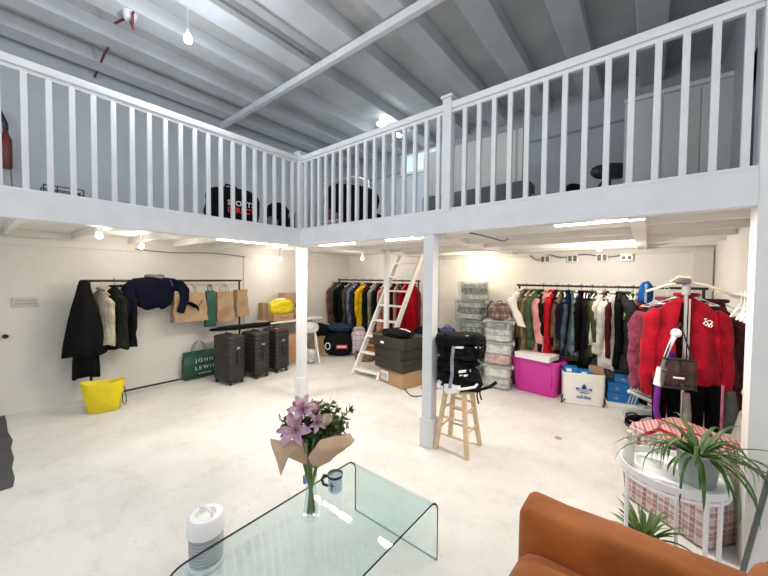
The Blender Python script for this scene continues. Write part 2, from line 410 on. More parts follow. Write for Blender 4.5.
# fluorescent batten on the ceiling, above the balustrade
t = thing('ceiling_tube_light', 'bright tube light on the ceiling just above the right balustrade', 'ceiling light', (-3.72, 4.75, 4.42), pi/2)
bm = NB(); box(bm, -.35, .35, -.04, .04, -.04, .02, .005); obj('housing', bm, WPLAS, t)
bm = NB(); box(bm, -.33, .33, -.03, .03, -.075, -.04, .012); obj('diffuser', bm, emit('tube_cool', (.85, .94, 1), 30), t)
light('tube_light', 'AREA', (-3.72, 4.75, 4.32), 26, (.86, .94, 1), .66, (0, 0, pi/2), .08)
light('tube_upglow', 'POINT', (-3.55, 4.5, 4.30), 3.2, (.82, .93, 1), .05)

# fire detector with red wiring on the ceiling
RED = mat('red_cable', (.16, .015, .02), .5)
p = at(130, 20, 'z', 4.37)
t = thing('fire_detector', 'white round fire detector with looped red wiring on the ceiling', 'fire detector', (p.x, p.y, 4.44))
bm = NB(); lathe(bm, [(.02, -.075), (.05, -.07), (.055, -.045), (.06, -.02), (.06, 0)], 20, cap_t=True); obj('body', bm, WPLAS, t)
bm = NB(); tube(bm, [(.05, .02, 0), (.09, .0, -.05), (.02, .02, -.16), (-.02, 0, -.04), (-.16, -.03, -.01), (-.30, -.06, 0)], .012, 8); obj('wire', bm, RED, t)
cable('red_cable', [at(108, 48, 'z', 4.42), at(104, 55, 'z', 4.42), at(101, 62, 'z', 4.42)], .014, RED, 'short red cable crossing a ceiling beam, nearer the fire detector', 'cable')
cable('red_cable', [at(97, 72, 'z', 4.42), at(94, 78, 'z', 4.42), at(92, 83, 'z', 4.42)], .014, RED, 'short dark red cable on the ceiling just above the left balustrade', 'cable')
cable('ceiling_conduit', [(-3.37, .9, 4.43), (-3.36, 1.6, 4.42), (-3.36, 2.2, 4.43), (-3.36, 2.75, 4.43)], .014, GREYC, 'thin dark conduit running along the ceiling beside the hanging bulb', 'conduit')
for x, y, lb in ((566, 34, 'upper'), (565, 60, 'lower')):
    p = at(x, y, 'z', 4.66)
    bm = NB(); lathe(bm, [(.02, 4.62), (.045, 4.64), (.05, ZC)], 12, c=(p.x, p.y), cap_t=True)
    tag(obj('ceiling_fitting', bm, WPLAS), 'small white fitting on the grey ceiling, '+lb+' of the two above the right balustrade', 'ceiling fitting')
# daylight of the open studio behind the photographer, and unseen point lights added as fill
w = bpy.data.worlds.new('world'); S.world = w; w.use_nodes = True
w.node_tree.nodes['Background'].inputs[0].default_value = (.93, .965, 1, 1); w.node_tree.nodes['Background'].inputs[1].default_value = .85
light('fill_light', 'POINT', (-.9, .2, 4.0), 70, (.93, .96, 1), .25)
light('fill_light', 'POINT', (1.6, -1.4, 3.9), 90, (.92, .96, 1), .3)
light('fill_light', 'POINT', (-3.2, -1.8, 3.9), 50, (.90, .95, 1), .3)

# ================================================================= LADDER
t = thing('loft_ladder', 'white wooden ladder with flat treads leaning up to the loft', 'ladder', (-4.0, 4.14, 0))
a = Vector((0, 0, 0)); b = Vector((0, 1.32, 2.16)); wd = .56
ang = math.atan2(b.z, b.y)
for x in (0, wd):
    bm = NB(); M = Matrix.Translation((x, 0, 0)) @ Matrix.Rotation(ang, 4, 'X')
    box(bm, -.019, .019, 0, b.length, -.05, .05, .004, M=M)
    obj('side_rail', bm, WHITE, t)
for i in range(8):
    s = (i+.35)/8; q = b*s
    bm = NB(); box(bm, .019, wd-.019, q.y-.065, q.y+.05, q.z-.012, q.z+.016, .003); obj('tread', bm, WHITE, t)

# ================================================================= GARMENTS
def hanger_bm(W, rise=.0):
    bm = NB()
    tube(bm, [(0, 0, .0), (.018, 0, .018), (.012, 0, .034), (-.012, 0, .03), (-.02, 0, .008)][::-1] + [(0, 0, -.03), (0, 0, -.07)], .0035, 6)
    h = W*.46
    tube(bm, [(-h, 0, -.155), (-h*.5, 0, -.11), (0, 0, -.07), (h*.5, 0, -.11), (h, 0, -.155), (0, 0, -.16)], .007, 6, closed=True)
    return bm
HANGM = [mat('white_hanger', (.8, .8, .78), .4), mat('black_hanger', (.03, .03, .03), .4), mat('wood_hanger', (.55, .36, .2), .5)]
def garment(name, label, cat, loc, rz, col, L=.8, W=.42, T=.075, sl=.58, group=None, flare=1.0, hang=0, m=None, seed=0, collar=True, spread=.03, sr=.055, swing=0, hood=False, parent_only=None, trim=None, zip_=False, tilt=0, drape=False):
    rnd = random.Random(seed*13+5)
    m = m or fabric(col)
    t = thing(name, label, cat, loc, rz, group, rot=(0, tilt, rz))
    n = 26; ph = rnd.random()*6; kf = rnd.choice([3, 4, 5])
    rings = []
    rows = [(0, .10, .3), (.02, .22, .6), (.10, .30, .8), (.2, .42, .9), (.35, .6, 1.1), (.5, .75, 1.2), (.7, .9, 1.2), (.85, 1.0, 1.2), (1.0, 1.04, 1.1), (1.003, 1.0, .9)] if drape else [(0, .13, .35), (.03, .28, .55), (.08, .62, .7), (.13, .86, .8), (.2, .93, .95), (.35, .92, 1.05), (.5, .93, 1.15), (.65, .96, 1.25), (.8, 1.0, 1.35), (.92, 1.03, 1.4), (1.0, 1.04, 1.4), (1.003, 1.0, 1.2)]
    zt = -.085
    for v, wf, tf in rows:
        z = zt - v*L if v > .12 else zt - v/.12*.12*min(1, .8/1)*1.0
        if v > .12: z = zt-.12-(v-.12)/.88*(L-.12)
        hw = W/2*wf*(1+(flare-1)*v); ht = T/2*tf
        r = []
        for k in range(n):
            a = 2*pi*k/n; c, s = cos(a), sin(a)
            x = hw*abs(c)**.75*(1 if c >= 0 else -1); y = ht*abs(s)**.8*(1 if s >= 0 else -1)
            f = v*(.30*sin(kf*a+ph+v*2)+.18*sin(2*kf*a+ph*2))
            y *= 1+f; x *= 1+.03*sin(5*v+ph)*v
            dz = .02*sin(3*a+ph)*v
            r.append((x, y+.012*sin(v*6+ph), z+dz))
        rings.append(r)
    bm = NB(); loft(bm, rings); obj('body' if name != 'trousers' else 'legs', bm, m, t, angle=80)
    if sl:
        for s in (-1, 1):
            bm = NB(); rs = []
            sh = Vector((s*(W/2-.065), 0, zt-.125)); fwd = (rnd.random()-.5)*.05+swing*.10
            P = [sh, sh+Vector((s*.055, fwd*.1, -.07)), sh+Vector((s*(.05+spread*.5), fwd*.4, -sl*.42)), sh+Vector((s*(.04+spread), fwd*.8, -sl*.75)), sh+Vector((s*(.02+spread*1.2), fwd, -sl))]
            rad = [sr*.85, sr*1.05, sr*.95, sr*.84, sr*.70]
            for i in range(len(P)):
                for j in range(3 if i < len(P)-1 else 1):
                    q = P[i].lerp(P[min(i+1, len(P)-1)], j/3); ra = rad[i]+(rad[min(i+1, len(P)-1)]-rad[i])*j/3
                    kk = len(rs)
                    rs.append([(q.x+ra*cos(a)*(1+.10*sin(kk*1.9+ph+a)), q.y+ra*.72*sin(a)*(1+.14*sin(kk*1.3+2*a+ph)), q.z+.25*ra*cos(a)*s) for a in [2*pi*k/14 for k in range(14)]])
            loft(bm, rs); obj('sleeve', bm, trim if (trim and hood) else m, t, angle=80)
    if collar:
        bm = NB(); tube(bm, [(.075*cos(a), T*.32*sin(a), zt+.012-.02*cos(a)*0) for a in [2*pi*k/16 for k in range(16)]], .016, 8, closed=True); obj('collar', bm, m, t)
    if zip_:
        bm = NB(); box(bm, -.006, .006, -T*.72, -T*.55, zt-L*.9, zt-.02); obj('zip', bm, CHROME, t)
    if not drape: obj('hanger', hanger_bm(W), HANGM[hang], t)
    return t
def trousers(label, loc, rz, col, L=.85, W=.30, group=None, seed=0, hang=0, cat='trousers'):
    t = thing('trousers', label, cat, loc, rz, group)
    m = fabric(col); rnd = random.Random(seed)
    bm = NB()
    for s in (-1, 1):
        rs = []
        for i in range(12):
            v = i/11; z = -.11-.03-v*L
            cx = s*W*(.22 if v < .1 else .24); hw = W*(.26-.08*v); ht = .034*(1+.4*sin(v*7+seed))
            rs.append([(cx+hw*cos(a), ht*sin(a)+.008*s, z) for a in [2*pi*k/14 for k in range(14)]])
        loft(bm, rs)
    obj('legs', bm, m, t, angle=80)
    bm = NB(); box(bm, -W*.48, W*.48, -.038, .038, -.16, -.105, .012); obj('waistband', bm, m, t)
    obj('hanger', hanger_bm(W*.9), HANGM[hang], t)
    return t
RP = pi/2
# ---- rack behind the right: long rail
ZR = 1.60
def rail(name, label, x0, x1, y0, y1, z, m, legs=True, low=None, cat='clothes rail', r=.016, legpos=None):
    L = Vector((x1-x0, y1-y0)).length; a = math.atan2(y1-y0, x1-x0)
    t = thing(name, label, cat, (x0, y0, 0), a)
    bm = NB(); tube(bm, [(-.04, 0, z), (L+.04, 0, z)], r, 12); obj('hanging_bar', bm, m, t)
    for q in (legpos if legpos is not None else (0, L)):
        bm = NB(); tube(bm, [(q, 0, .06), (q, 0, z)], r, 10); obj('upright', bm, m, t)
        bm = NB(); tube(bm, [(q, -.20, .045), (q, 0, .065), (q, .20, .045)], r, 10); obj('foot', bm, m, t)
    if low: 
        bm = NB(); tube(bm, [(0, 0, low), (L, 0, low)], r*.9, 10); obj('lower_bar', bm, m, t)
    return t
YR = 5.50
rail('clothes_rail', 'long dark clothes rail crowded with hangers along the back right wall', -1.62, .52, YR, YR, ZR, BLACKM)
G = 'clothes on the long rail at the back right'
# (pixel x, colour, length, kind, label)
rr = [
 (517, (.80, .77, .70), .62, 'fur', 'white fluffy coat at the left end of the long back right rail', .42),
 (523, (.20, .16, .10), 1.05, 'coat', 'long olive brown coat just behind the white fluffy coat', .60),
 (527, (.42, .29, .16), .95, 'coat', 'camel tan coat left of the sage green jacket', .62),
 (534, (.14, .20, .12), .86, 'jacket', 'sage green jacket left of the light pink coat', .60),
 (540, (.03, .03, .03), .92, 'coat', 'black coat squeezed between the sage green jacket and the light pink coat', .6),
 (545, (.80, .42, .42), .92, 'coat', 'light pink coat hanging above the magenta storage tub', .66),
 (550, (.62, .03, .05), 1.0, 'coat', 'bright red coat tucked behind the light pink coat', .66),
 (554, (.05, .02, .05), .78, 'jacket', 'very dark purple top just right of the bright red coat', .5),
 (558, (.22, .19, .12), .85, 'jacket', 'khaki jacket right of the dark purple top', .55),
 (562, (.12, .17, .19), .92, 'jacket', 'grey-blue shirt between the khaki jacket and the navy top', .56),
 (566, (.02, .03, .08), .90, 'jacket', 'navy blue top between two grey-blue garments', .56),
 (571, (.22, .27, .30), .86, 'jacket', 'pale grey-blue denim jacket right of the navy blue top', .62),
 (575, (.62, .66, .68), .90, 'dress', 'whitish dress peeping out behind the pale denim jacket', 0),
 (579, (.015, .015, .018), .84, 'jacket', 'black jacket just right of the whitish dress', .56),
 (582, (.12, .02, .04), .80, 'dress', 'maroon dress between two black garments', 0),
 (586, (.02, .025, .025), 1.0, 'coat', 'long black coat right of the maroon dress', .66),
 (590, (.06, .08, .04), .90, 'jacket', 'dark olive jacket beside the long black coat', .58),
 (594, (.14, .15, .08), .86, 'jacket', 'mid olive green shirt left of the cream cardigan', .55),
 (599, (.78, .74, .66), .84, 'jacket', 'cream cardigan in the middle of the long back right rail', .60),
 (603, (.30, .20, .15), .90, 'dress', 'beige brown dress just right of the cream cardigan', 0),
 (607, (.16, .03, .03), .88, 'jacket', 'dark red shirt left of the white and black coat', .5),
 (612, (.78, .77, .74), 1.02, 'coat', 'long white coat with a wide sleeve, over the white trefoil bag', .72),
 (617, (.012, .012, .012), .98, 'coat', 'black coat pressed against the long white coat', .66),
 (623, (.06, .06, .062), 1.03, 'coat', 'long charcoal wool coat above the blue shoe boxes', .70),
 (628, (.09, .09, .09), .92, 'jacket', 'mid grey jacket right of the long charcoal coat', .6),
 (632, (.62, .66, .22), .50, 'top', 'short lime yellow top on the long back right rail', .22),
 (636, (.75, .72, .68), .55, 'top', 'short white top between the lime yellow top and a red top', .22),
 (640, (.32, .03, .05), .62, 'top', 'short dark red top right of the lime yellow top', .25),
 (645, (.07, .08, .05), .72, 'top', 'dark olive top nearest the red velour jacket', .4),
]
FURM = mat('white_fleece', (.82, .79, .72), .95, bump=1.0, b_scale=30, sheen=.5)
for i, (px, c, L, kind, lb, sl) in enumerate(rr):
    x = at(px, 310, 'y', 5.33).x
    rz = RP + R({3: -22, 5: -30, 11: 16, 18: -14, 21: -26, 23: 24, 24: 12, 0: -20}.get(i, random.uniform(-12, 12)))
    W = {'coat': .44, 'jacket': .42, 'fur': .48, 'dress': .34, 'top': .36}[kind]
    T = {5: .17, 21: .16, 23: .19, 3: .15, 18: .12, 11: .12, 6: .12}.get(i, {'coat': .095, 'jacket': .085, 'fur': .14, 'dress': .06, 'top': .06}[kind])
    garment({'fur': 'coat', 'coat': 'coat', 'jacket': 'jacket', 'dress': 'dress', 'top': 'top'}[kind], lb, {'fur': 'coat'}.get(kind, kind), (x, YR, ZR), rz, c, L, W, T, sl, G, hang=i % 3 % 2, seed=i+1,
            m=FURM if kind == 'fur' else None, sr=.10 if kind == 'fur' else {5: .10, 21: .085, 23: .10, 3: .09}.get(i, .058), swing=-2.0 if i == 0 else random.uniform(-.6, .6))
# empty hangers
def hangers(pts, rz, group, labels, m, z):
    proto = None
    for (x, y), lb in zip(pts, labels):
        if proto is None:
            bm = hanger_bm(.40); proto = o = obj('coat_hanger', bm, m)
        else: o = proto.copy(); COL.objects.link(o)
        o.location = (x, y, z); o.rotation_euler = (0, 0, rz+R(random.uniform(-9, 9))); tag(o, lb, 'hanger', group)
blue = thing('shirt', 'bright blue shirt slung over the long rail beside the red velour jacket', 'shirt', (at(646, 290, 'y', 5.2).x, 5.3, 1.62))
bm = NB(); blob(bm, (0, 0, -.09), (.075, .16, .15), 5, .16, 2.2, 3, 2.2); obj('body', bm, fabric((.03, .16, .45)), blue)
bm = NB(); box(bm, -.012, .012, -.185, -.165, -.2, .03, .004); obj('stripe', bm, fabric((.5, .6, .75)), blue)

# ---- rack behind the ladder
YL = 5.50
rail('clothes_rail', 'dark clothes rail on the back wall behind the ladder', -5.80, -3.55, YL, YL, 1.64, BLACKM)
G2 = 'clothes on the rail behind the ladder'
ll = [
 (331, (.30, .16, .17), .95, 'coat', 'dusty mauve coat at the left end of the rail behind the ladder', .6),
 (334, (.16, .15, .14), .95, 'jacket', 'grey jacket beside the mauve coat', .6),
 (338, (.02, .02, .02), 1.2, 'coat', 'long black coat left of two dark coats on the rail behind the ladder', .7),
 (342, (.025, .03, .028), 1.2, 'coat', 'long greenish black coat left of the brown-grey jacket', .7),
 (346, (.16, .13, .12), .90, 'jacket', 'brown-grey jacket left of the denim shirt', .55),
 (350, (.22, .27, .34), 1.0, 'jacket', 'pale blue denim shirt left of the yellow coat', .6),
 (354, (.05, .05, .07), .95, 'jacket', 'dark navy jacket just left of the yellow coat', .6),
 (359, (.80, .56, .02), 1.15, 'coat', 'bright yellow coat on the rail behind the ladder', .62),
 (363, (.22, .03, .02), 1.0, 'dress', 'dark red dress tucked right behind the yellow coat', 0),
 (366, (.02, .025, .015), 1.05, 'coat', 'blackish green coat right of the dark red dress', .6),
 (371, (.36, .33, .26), 1.1, 'coat', 'beige grey trench coat between the blackish green coat and a black jacket', .65),
 (376, (.02, .02, .02), .90, 'jacket', 'black jacket left of the salmon pink coat', .6),
 (381, (.70, .40, .32), .98, 'coat', 'salmon pink coat left of the thin white post', .62),
 (390, (.10, .02, .03), 1.0, 'coat', 'dark maroon coat seen between the ladder treads', .62),
 (394, (.62, .36, .33), .98, 'dress', 'faded pink dress seen between the ladder treads', 0),
 (398, (.14, .02, .03), .98, 'dress', 'dark burgundy dress beside the red coat, seen through the ladder', 0),
 (402, (.60, .02, .05), 1.0, 'coat', 'red coat seen between the ladder treads', .62),
 (409, (.45, .01, .03), 1.15, 'coat', 'long crimson coat right of the ladder, at the right end of its rail', .7),
]
for i, (px, c, L, kind, lb, sl) in enumerate(ll):
    x = at(px, 305, 'y', 5.35).x
    W = {'coat': .44, 'jacket': .42, 'dress': .34}[kind]; T = {'coat': .13, 'jacket': .12, 'dress': .09}[kind]
    garment(kind, lb, kind, (x, YL, 1.64), RP+R(random.uniform(-6, 6)), c, L, W, T, sl, G2, seed=i+40, hang=i % 2, sr=.065)

# ---- rack on the left wall
XW = -5.72; ZW = 1.625
rail('clothes_rail', 'dark clothes rail along the left wall with coats and paper bags', XW, XW, .94, 2.97, ZW, BLACKM, low=.07)
garment('coat', 'long black coat at the left end of the rail on the left wall', 'coat', (XW+.04, .88, ZW+.10), R(84), (0, 0, 0), .98, .42, .20, 0, 'black coats on the left rail', m=BLACK, seed=3, drape=True, collar=False)
garment('coat', 'longer black coat behind the first, its hem hanging lower', 'coat', (XW-.04, .90, ZW+.06), R(84), (0, 0, 0), 1.24, .28, .18, 0, 'black coats on the left rail', m=BLACK, seed=4, drape=True, collar=False)
garment('jacket', 'cream jacket on the left rail with dark cuffs, beside the black coats', 'jacket', (XW, 1.06, ZW-.03), R(18), (.62, .58, .48), .74, .40, .10, .60, hang=2, seed=9, spread=.0)
garment('jacket', 'dark grey-green jacket next to the cream jacket', 'jacket', (XW, 1.20, ZW-.0), R(14), (.045, .052, .042), .84, .42, .11, .70, hang=1, seed=12, spread=.0)
garment('jacket', 'black jacket between the grey-green jacket and the navy jumper', 'jacket', (XW-.04, 1.32, ZW), R(30), (.01, .01, .012), .84, .30, .10, .6, m=BLACK, seed=14)
# navy jumper draped over the rail, face to the room
t = thing('jumper', 'navy cropped jumper hung over the left rail with its arms spread', 'jumper', (XW+.03, 1.665, ZW+.02), RP)
NAVY = fabric((.018, .020, .045))
bm = NB(); rings = []
for v, hw, z, ht in [(0, .12, .03, .03), (.05, .26, .015, .04), (.15, .31, -.03, .06), (.3, .285, -.12, .07), (.5, .25, -.21, .075), (.7, .24, -.30, .08), (.85, .21, -.37, .075), (1, .12, -.425, .06), (1.02, .08, -.43, .03)]:
    rings.append([(hw*abs(cos(a))**.7*(1 if cos(a) >= 0 else -1), ht*sin(a)*(1+.2*sin(5*a+v*4)), z-.02*cos(2*a)*v) for a in [2*pi*k/28 for k in range(28)]])
loft(bm, rings); obj('body', bm, NAVY, t, angle=80)
for s, P in ((-1, [(-.24, 0, -.085), (-.30, 0, -.12), (-.33, -.06, -.26), (-.36, -.12, -.42), (-.38, -.14, -.54)]), (1, [(.22, 0, -.085), (.33, 0, -.10), (.385, -.04, -.17), (.37, -.16, -.30), (.30, -.22, -.50)])):
    bm = NB(); Q = []
    for i in range(len(P)-1):
        for k in range(4): Q.append(Vector(P[i]).lerp(Vector(P[i+1]), k/4))
    Q.append(Vector(P[-1])); n = len(Q)
    tube(bm, Q, [(.10-.05*i/n)*(1+.06*sin(i*1.7)) for i in range(n)], 14); 
    for v in bm.verts: v.co.y *= .55
    obj('sleeve', bm, NAVY, t, angle=80)
bm = NB(); tube(bm, [(.11*cos(a), .05*sin(a), .045+.012*sin(2*a)) for a in [2*pi*k/18 for k in range(18)]], .022, 8, closed=True); obj('collar', bm, fabric((.28, .28, .29)), t)
bm = NB(); tube(bm, [(.19, -.055, -.01), (.20, -.075, -.06), (.21, -.07, -.10)], .012, 8); obj('piping', bm, fabric((.12, .10, .30)), t)

# paper bags etc. hung on that rail
def paper_bag(label, loc, rz, w, d, h, m, group=None, handle=True, name='paper_bag', cat='bag', drop=.12, seed=0, tilt=0, hm=None):
    t = thing(name, label, cat, loc, rz, group, rot=(0, tilt, rz))
    bm = NB(); rings = []; n = 9
    for i in range(n+1):
        v = i/n; z = h*v; k = 1-.10*v; q = 1-.35*v
        pts = [(-w/2, -d/2), (-w/4, -d/2), (0, -d/2), (w/4, -d/2), (w/2, -d/2), (w/2+.01-.03*v, 0), (w/2, d/2), (w/4, d/2), (0, d/2), (-w/4, d/2), (-w/2, d/2), (-w/2-.01+.03*v, 0)]
        rings.append([(x*k+.016*noise.noise(Vector((x*9+seed, y*9, z*8))), y*q+.03*noise.noise(Vector((x*8, y*9+seed, z*9+3))), z) for x, y in pts])
    V = [[bm.verts.new(p) for p in r] for r in rings]
    for A, B in zip(V, V[1:]):
        for k in range(12): bm.faces.new((A[k], A[(k+1) % 12], B[(k+1) % 12], B[k]))
    bm.faces.new(V[0][::-1])
    inner = [bm.verts.new((p[0]*.96, p[1]*.9, p[2]-.05)) for p in rings[-1]]
    for k in range(12): bm.faces.new((V[-1][k], V[-1][(k+1) % 12], inner[(k+1) % 12], inner[k]))
    bm.faces.new(inner)
    obj('bag_body', bm, m, t, angle=25)
    if handle:
        for s in (-1, 1):
            bm = NB(); tube(bm, [(-w*.2, s*d*.3, h-.03), (-w*.16, s*d*.28, h+drop*.6), (-w*.05, s*d*.2*.5, h+drop), (w*.05, s*d*.2*.5, h+drop), (w*.16, s*d*.28, h+drop*.6), (w*.2, s*d*.3, h-.03)], .006, 6)
            obj('handle', bm, hm or m, t)
    return t
t = paper_bag('brown paper bag with a leaping black cat print, hung on the left rail', (XW+.02, 2.14, .98), RP, .50, .15, .45, KRAFT, drop=.14, seed=1)
# leaping cat mark
bm = NB(); P = [(-.10, .02), (-.06, .05), (-.01, .045), (.02, .02), (.06, .0), (.09, -.05), (.085, -.10), (.07, -.06), (.045, -.035), (.02, -.04), (-.0, -.02), (-.03, .0), (-.05, .015), (-.08, .01), (-.12, .045)]
vs = [bm.verts.new((x*1.15, -.108, .26+z*1.15)) for x, z in P]; f = bm.faces.new(vs); bmesh.ops.solidify(bm, geom=[f], thickness=.003)
bm2 = bm; tube(bm2, [(.085*1.15, -.106, .26-.02), (.13, -.106, .30), (.155, -.106, .335)], .006, 6)
obj('printed_mark', bm, BLACKP, t)
paper_bag('dark green cloth bag gathered narrow between two brown paper bags', (XW+.03, 2.45, .86), RP, .15, .09, .60, DKGRN, drop=.10, seed=2, name='cloth_bag')
t = paper_bag('crumpled brown paper bag on the left rail, right of the green cloth bag', (XW, 2.70, .93), RP, .29, .15, .50, KRAFT, drop=.12, seed=5)
paper_bag('rounded brown paper bag at the far right end of the left rail', (XW-.02, 3.0, .99), R(100), .24, .16, .47, KRAFT, handle=False, seed=8)

# green store carrier bag leaning on the wall
t = paper_bag('dark green carrier bag with white lettering, standing by the skirting bar', (XL+.14, 2.36, .0), RP, .54, .14, .44, DKGRN, handle=True, seed=3, name='carrier_bag', drop=.16, hm=mat('green_handle', (.12, .24, .17), .7), tilt=0)
t.rotation_euler = (R(-6), 0, RP)
text('JOHN', .085, PRINTW, t, (.04, -.098, .285), (RP, 0, 0), space=1.5); text('LEWIS', .085, PRINTW, t, (.04, -.106, .165), (RP, 0, 0), space=1.5); text('& PARTNERS', .034, PRINTW, t, (.04, -.104, .075), (RP, 0, 0))

# yellow shopping bag on the floor
YEL = mat('yellow_bag', (.72, .58, .005), .45, bump=.6, b_scale=9)
t = thing('tote_bag', 'bright yellow plastic tote bag standing open on the floor under the black coats', 'bag', (-5.30, .99, 0), R(68)); t.scale = (.86, .86, .92)
bm = NB(); rs = []
for z, w_, d_ in [(0, .17, .10), (.01, .185, .115), (.14, .205, .13), (.28, .235, .145), (.36, .25, .13), (.405, .262, .12), (.40, .25, .11), (.25, .2, .1)]:
    rs.append([(w_*abs(cos(a))**.6*(1 if cos(a) >= 0 else -1)*(1+.04*noise.noise(Vector((cos(a)*3, sin(a)*3, z*9)))), d_*abs(sin(a))**.7*(1 if sin(a) >= 0 else -1)*(1+.15*noise.noise(Vector((cos(a)*4, sin(a)*4, z*12+5)))), z+(.012*cos(2*a) if z > .3 else 0)) for a in [2*pi*k/32 for k in range(32)]])
loft(bm, rs); obj('bag_body', bm, YEL, t, angle=60)
bm = NB(); tube(bm, [(.23, -.02, .33), (.26, -.05, .25), (.27, -.06, .10), (.25, -.07, .06), (.225, -.06, .10), (.22, -.04, .30)], .006, 6); obj('handle', bm, BLACKM, t)
bm = NB(); blob(bm, (-.02, 0, .425), (.14, .06, .03), 4, .3, 3.5); tag(obj('crumpled_paper', bm, mat('tissue', (.62, .58, .50), .9, bump=1, b_scale=25, col2=(.25, .2, .15))), 'crumpled paper stuffed in the mouth of the yellow tote bag', 'paper')

# ================================================================= SUITCASES
SUIT = mat('ribbed_charcoal', (.016, .016, .0145), .5, .0, bump=.15, b_scale=60)
def suitcase():
    t = thing('suitcase', None, 'suitcase', (0, 0, 0))
    W, D, Hh, z0 = .44, .29, .70, .065
    bm = NB()
    # ribbed shell: horizontal grooves as stacked rings
    rs = []; nz = 30
    def ring(w_, d_, z, r=.05):
        out = []
        for (sx, sy) in ((1, 1), (-1, 1), (-1, -1), (1, -1)):
            a0 = {(1, 1): 0, (-1, 1): pi/2, (-1, -1): pi, (1, -1): 1.5*pi}[(sx, sy)]
            for k in range(5):
                a = a0+pi/2*k/4; out.append((sx*(w_/2-r)+r*cos(a), sy*(d_/2-r)+r*sin(a), z))
        return out
    for s in (.86, .95): rs.append(ring(W*s, D*s, z0+(s-.86)*.12))
    for i in range(nz):
        g = .0 if i % 3 else .007
        z = z0+.03+(Hh-.06)*i/(nz-1)
        rs.append(ring(W-2*g, D-2*g, z))
    rs.append(ring(W*.96, D*.96, z0+Hh-.012)); rs.append(ring(W*.86, D*.86, z0+Hh))
    loft(bm, rs); obj('shell', bm, SUIT, t, angle=28)
    bm = NB(); box(bm, -W/2-.002, W/2+.002, -.012, .012, z0+.01, z0+Hh+.003, .01)
    obj('zip_seam', bm, BLACKP, t)
    bm = NB(); tube(bm, [(W/2, -.01, .32), (W/2+.025, -.01, .34), (W/2+.028, -.01, .50), (W/2, -.01, .52)], .012, 8); obj('side_handle', bm, BLACKP, t)
    bm = NB(); tube(bm, [(-.09, 0, z0+Hh), (-.085, 0, z0+Hh+.025), (.085, 0, z0+Hh+.025), (.09, 0, z0+Hh)], .011, 8); obj('top_handle', bm, BLACKP, t)
    bm = NB(); box(bm, W/2+.001, W/2+.012, -.03, .03, .565, .60, .003); obj('lock', bm, CHROME, t)
    for sx in (-1, 1):
        for sy in (-1, 1):
            bm = NB(); lathe(bm, [(.024, z0-.005), (.024, z0-.03)], 10, c=(sx*(W/2-.05), sy*(D/2-.045)), cap_t=True)
            hub = obj('wheel_housing', bm, BLACKP, t)
            bm = NB(); tube(bm, [(sx*(W/2-.05)-.011, sy*(D/2-.045), .026), (sx*(W/2-.05)+.011, sy*(D/2-.045), .026)], .026, 14); obj('wheel', bm, BLACKM, hub)
    return t
def copy_tree(o, parent=None):
    c = o.copy(); COL.objects.link(c); c.parent = parent
    for ch in o.children: copy_tree(ch, c)
    return c
proto = suitcase()
for i, (x, y, rz, lb) in enumerate([(-5.20, 2.53, 9, 'charcoal ribbed hard suitcase nearest the green carrier bag'), (-5.20, 2.98, 4, 'charcoal ribbed hard suitcase in the middle of the three'), (-5.24, 3.40, 2, 'charcoal ribbed hard suitcase farthest from the green carrier bag, a pink tag on its corner')]):
    o = proto if i == 0 else copy_tree(proto)
    o.location = (x, y, 0); o.rotation_euler = (0, 0, R(rz)); tag(o, lb, None, 'three charcoal suitcases')
    if i == 2:
        bm = NB(); box(bm, .10, .17, -.10, -.05, .775, .79, .004); obj('luggage_tag', bm, mat('pink_tag', (.7, .12, .2), .5), o)
t = thing('folded_garment', 'black clothes laid flat across the tops of the suitcases', 'clothes', (-5.52, 3.02, .80), R(88))
bm = NB(); blob(bm, (0, 0, .02), (.60, .11, .035), 11, .25, 3, 4, 3); obj('fold', bm, BLACK, t)
bm = NB(); blob(bm, (-.3, -.02, .045), (.2, .08, .02), 12, .25, 3, 3, 3); obj('cuff', bm, fabric((.06, .06, .07)), t)

# trestle table with boxes, right of the suitcases
t = thing('trestle_table', 'narrow white trestle table against the left wall, behind the suitcases', 'table', (-5.66, 4.02, 0), RP)
bm = NB(); box(bm, -.62, .62, -.26, .26, .82, .85, .004); obj('tabletop', bm, WHITE, t)
for sx in (-.5, .5):
    for sy in (-1, 1):
        bm = NB(); tube(bm, [(sx, sy*.05, .82), (sx, sy*.25, 0)], .016, 8); obj('leg', bm, WHITE, t)
    bm = NB(); tube(bm, [(sx, -.16, .35), (sx, .16, .35)], .010, 8); obj('crossbar', bm, WHITE, t)
def carton(name, label, cat, loc, rz, w, d, h, m, group=None, flaps=False, tape=None):
    t = thing(name, label, cat, loc, rz, group)
    bm = NB(); box(bm, -w/2, w/2, -d/2, d/2, 0, h, .004); obj('box_body', bm, m, t)
    if tape:
        bm = NB(); box(bm, -w/2-.001, w/2+.001, -.025, .025, h-.05, h+.0015, .0005); obj('tape', bm, tape, t)
    return t
TAPE = mat('brown_tape', (.42, .27, .14), .3)
t = carton('cardboard_box', 'brown cardboard box with a dark curved print, on the trestle table under the yellow bag', 'box', (-5.58, 3.72, .85), RP, .46, .26, .13, CARD, tape=TAPE)
bm = NB(); tube(bm, [(-.10, -.131, .075), (-.03, -.131, .055), (.04, -.131, .055), (.10, -.131, .08)], .006, 6); obj('printed_mark', bm, BLACKP, t)
t = thing('plastic_bag', 'bright yellow plastic bag slumped on a cardboard box on the trestle table', 'bag', (-5.57, 3.74, .98), RP)
bm = NB(); blob(bm, (0, 0, .13), (.24, .09, .14), 21, .18, 2.4, 4, 3.2, flat=.95); obj('bag_body', bm, YEL, t)
bm = NB(); blob(bm, (.0, .02, .265), (.10, .06, .04), 23, .3, 3); obj('tissue', bm, mat('tissue_white', (.8, .8, .78), .9, bump=1, b_scale=20), t)
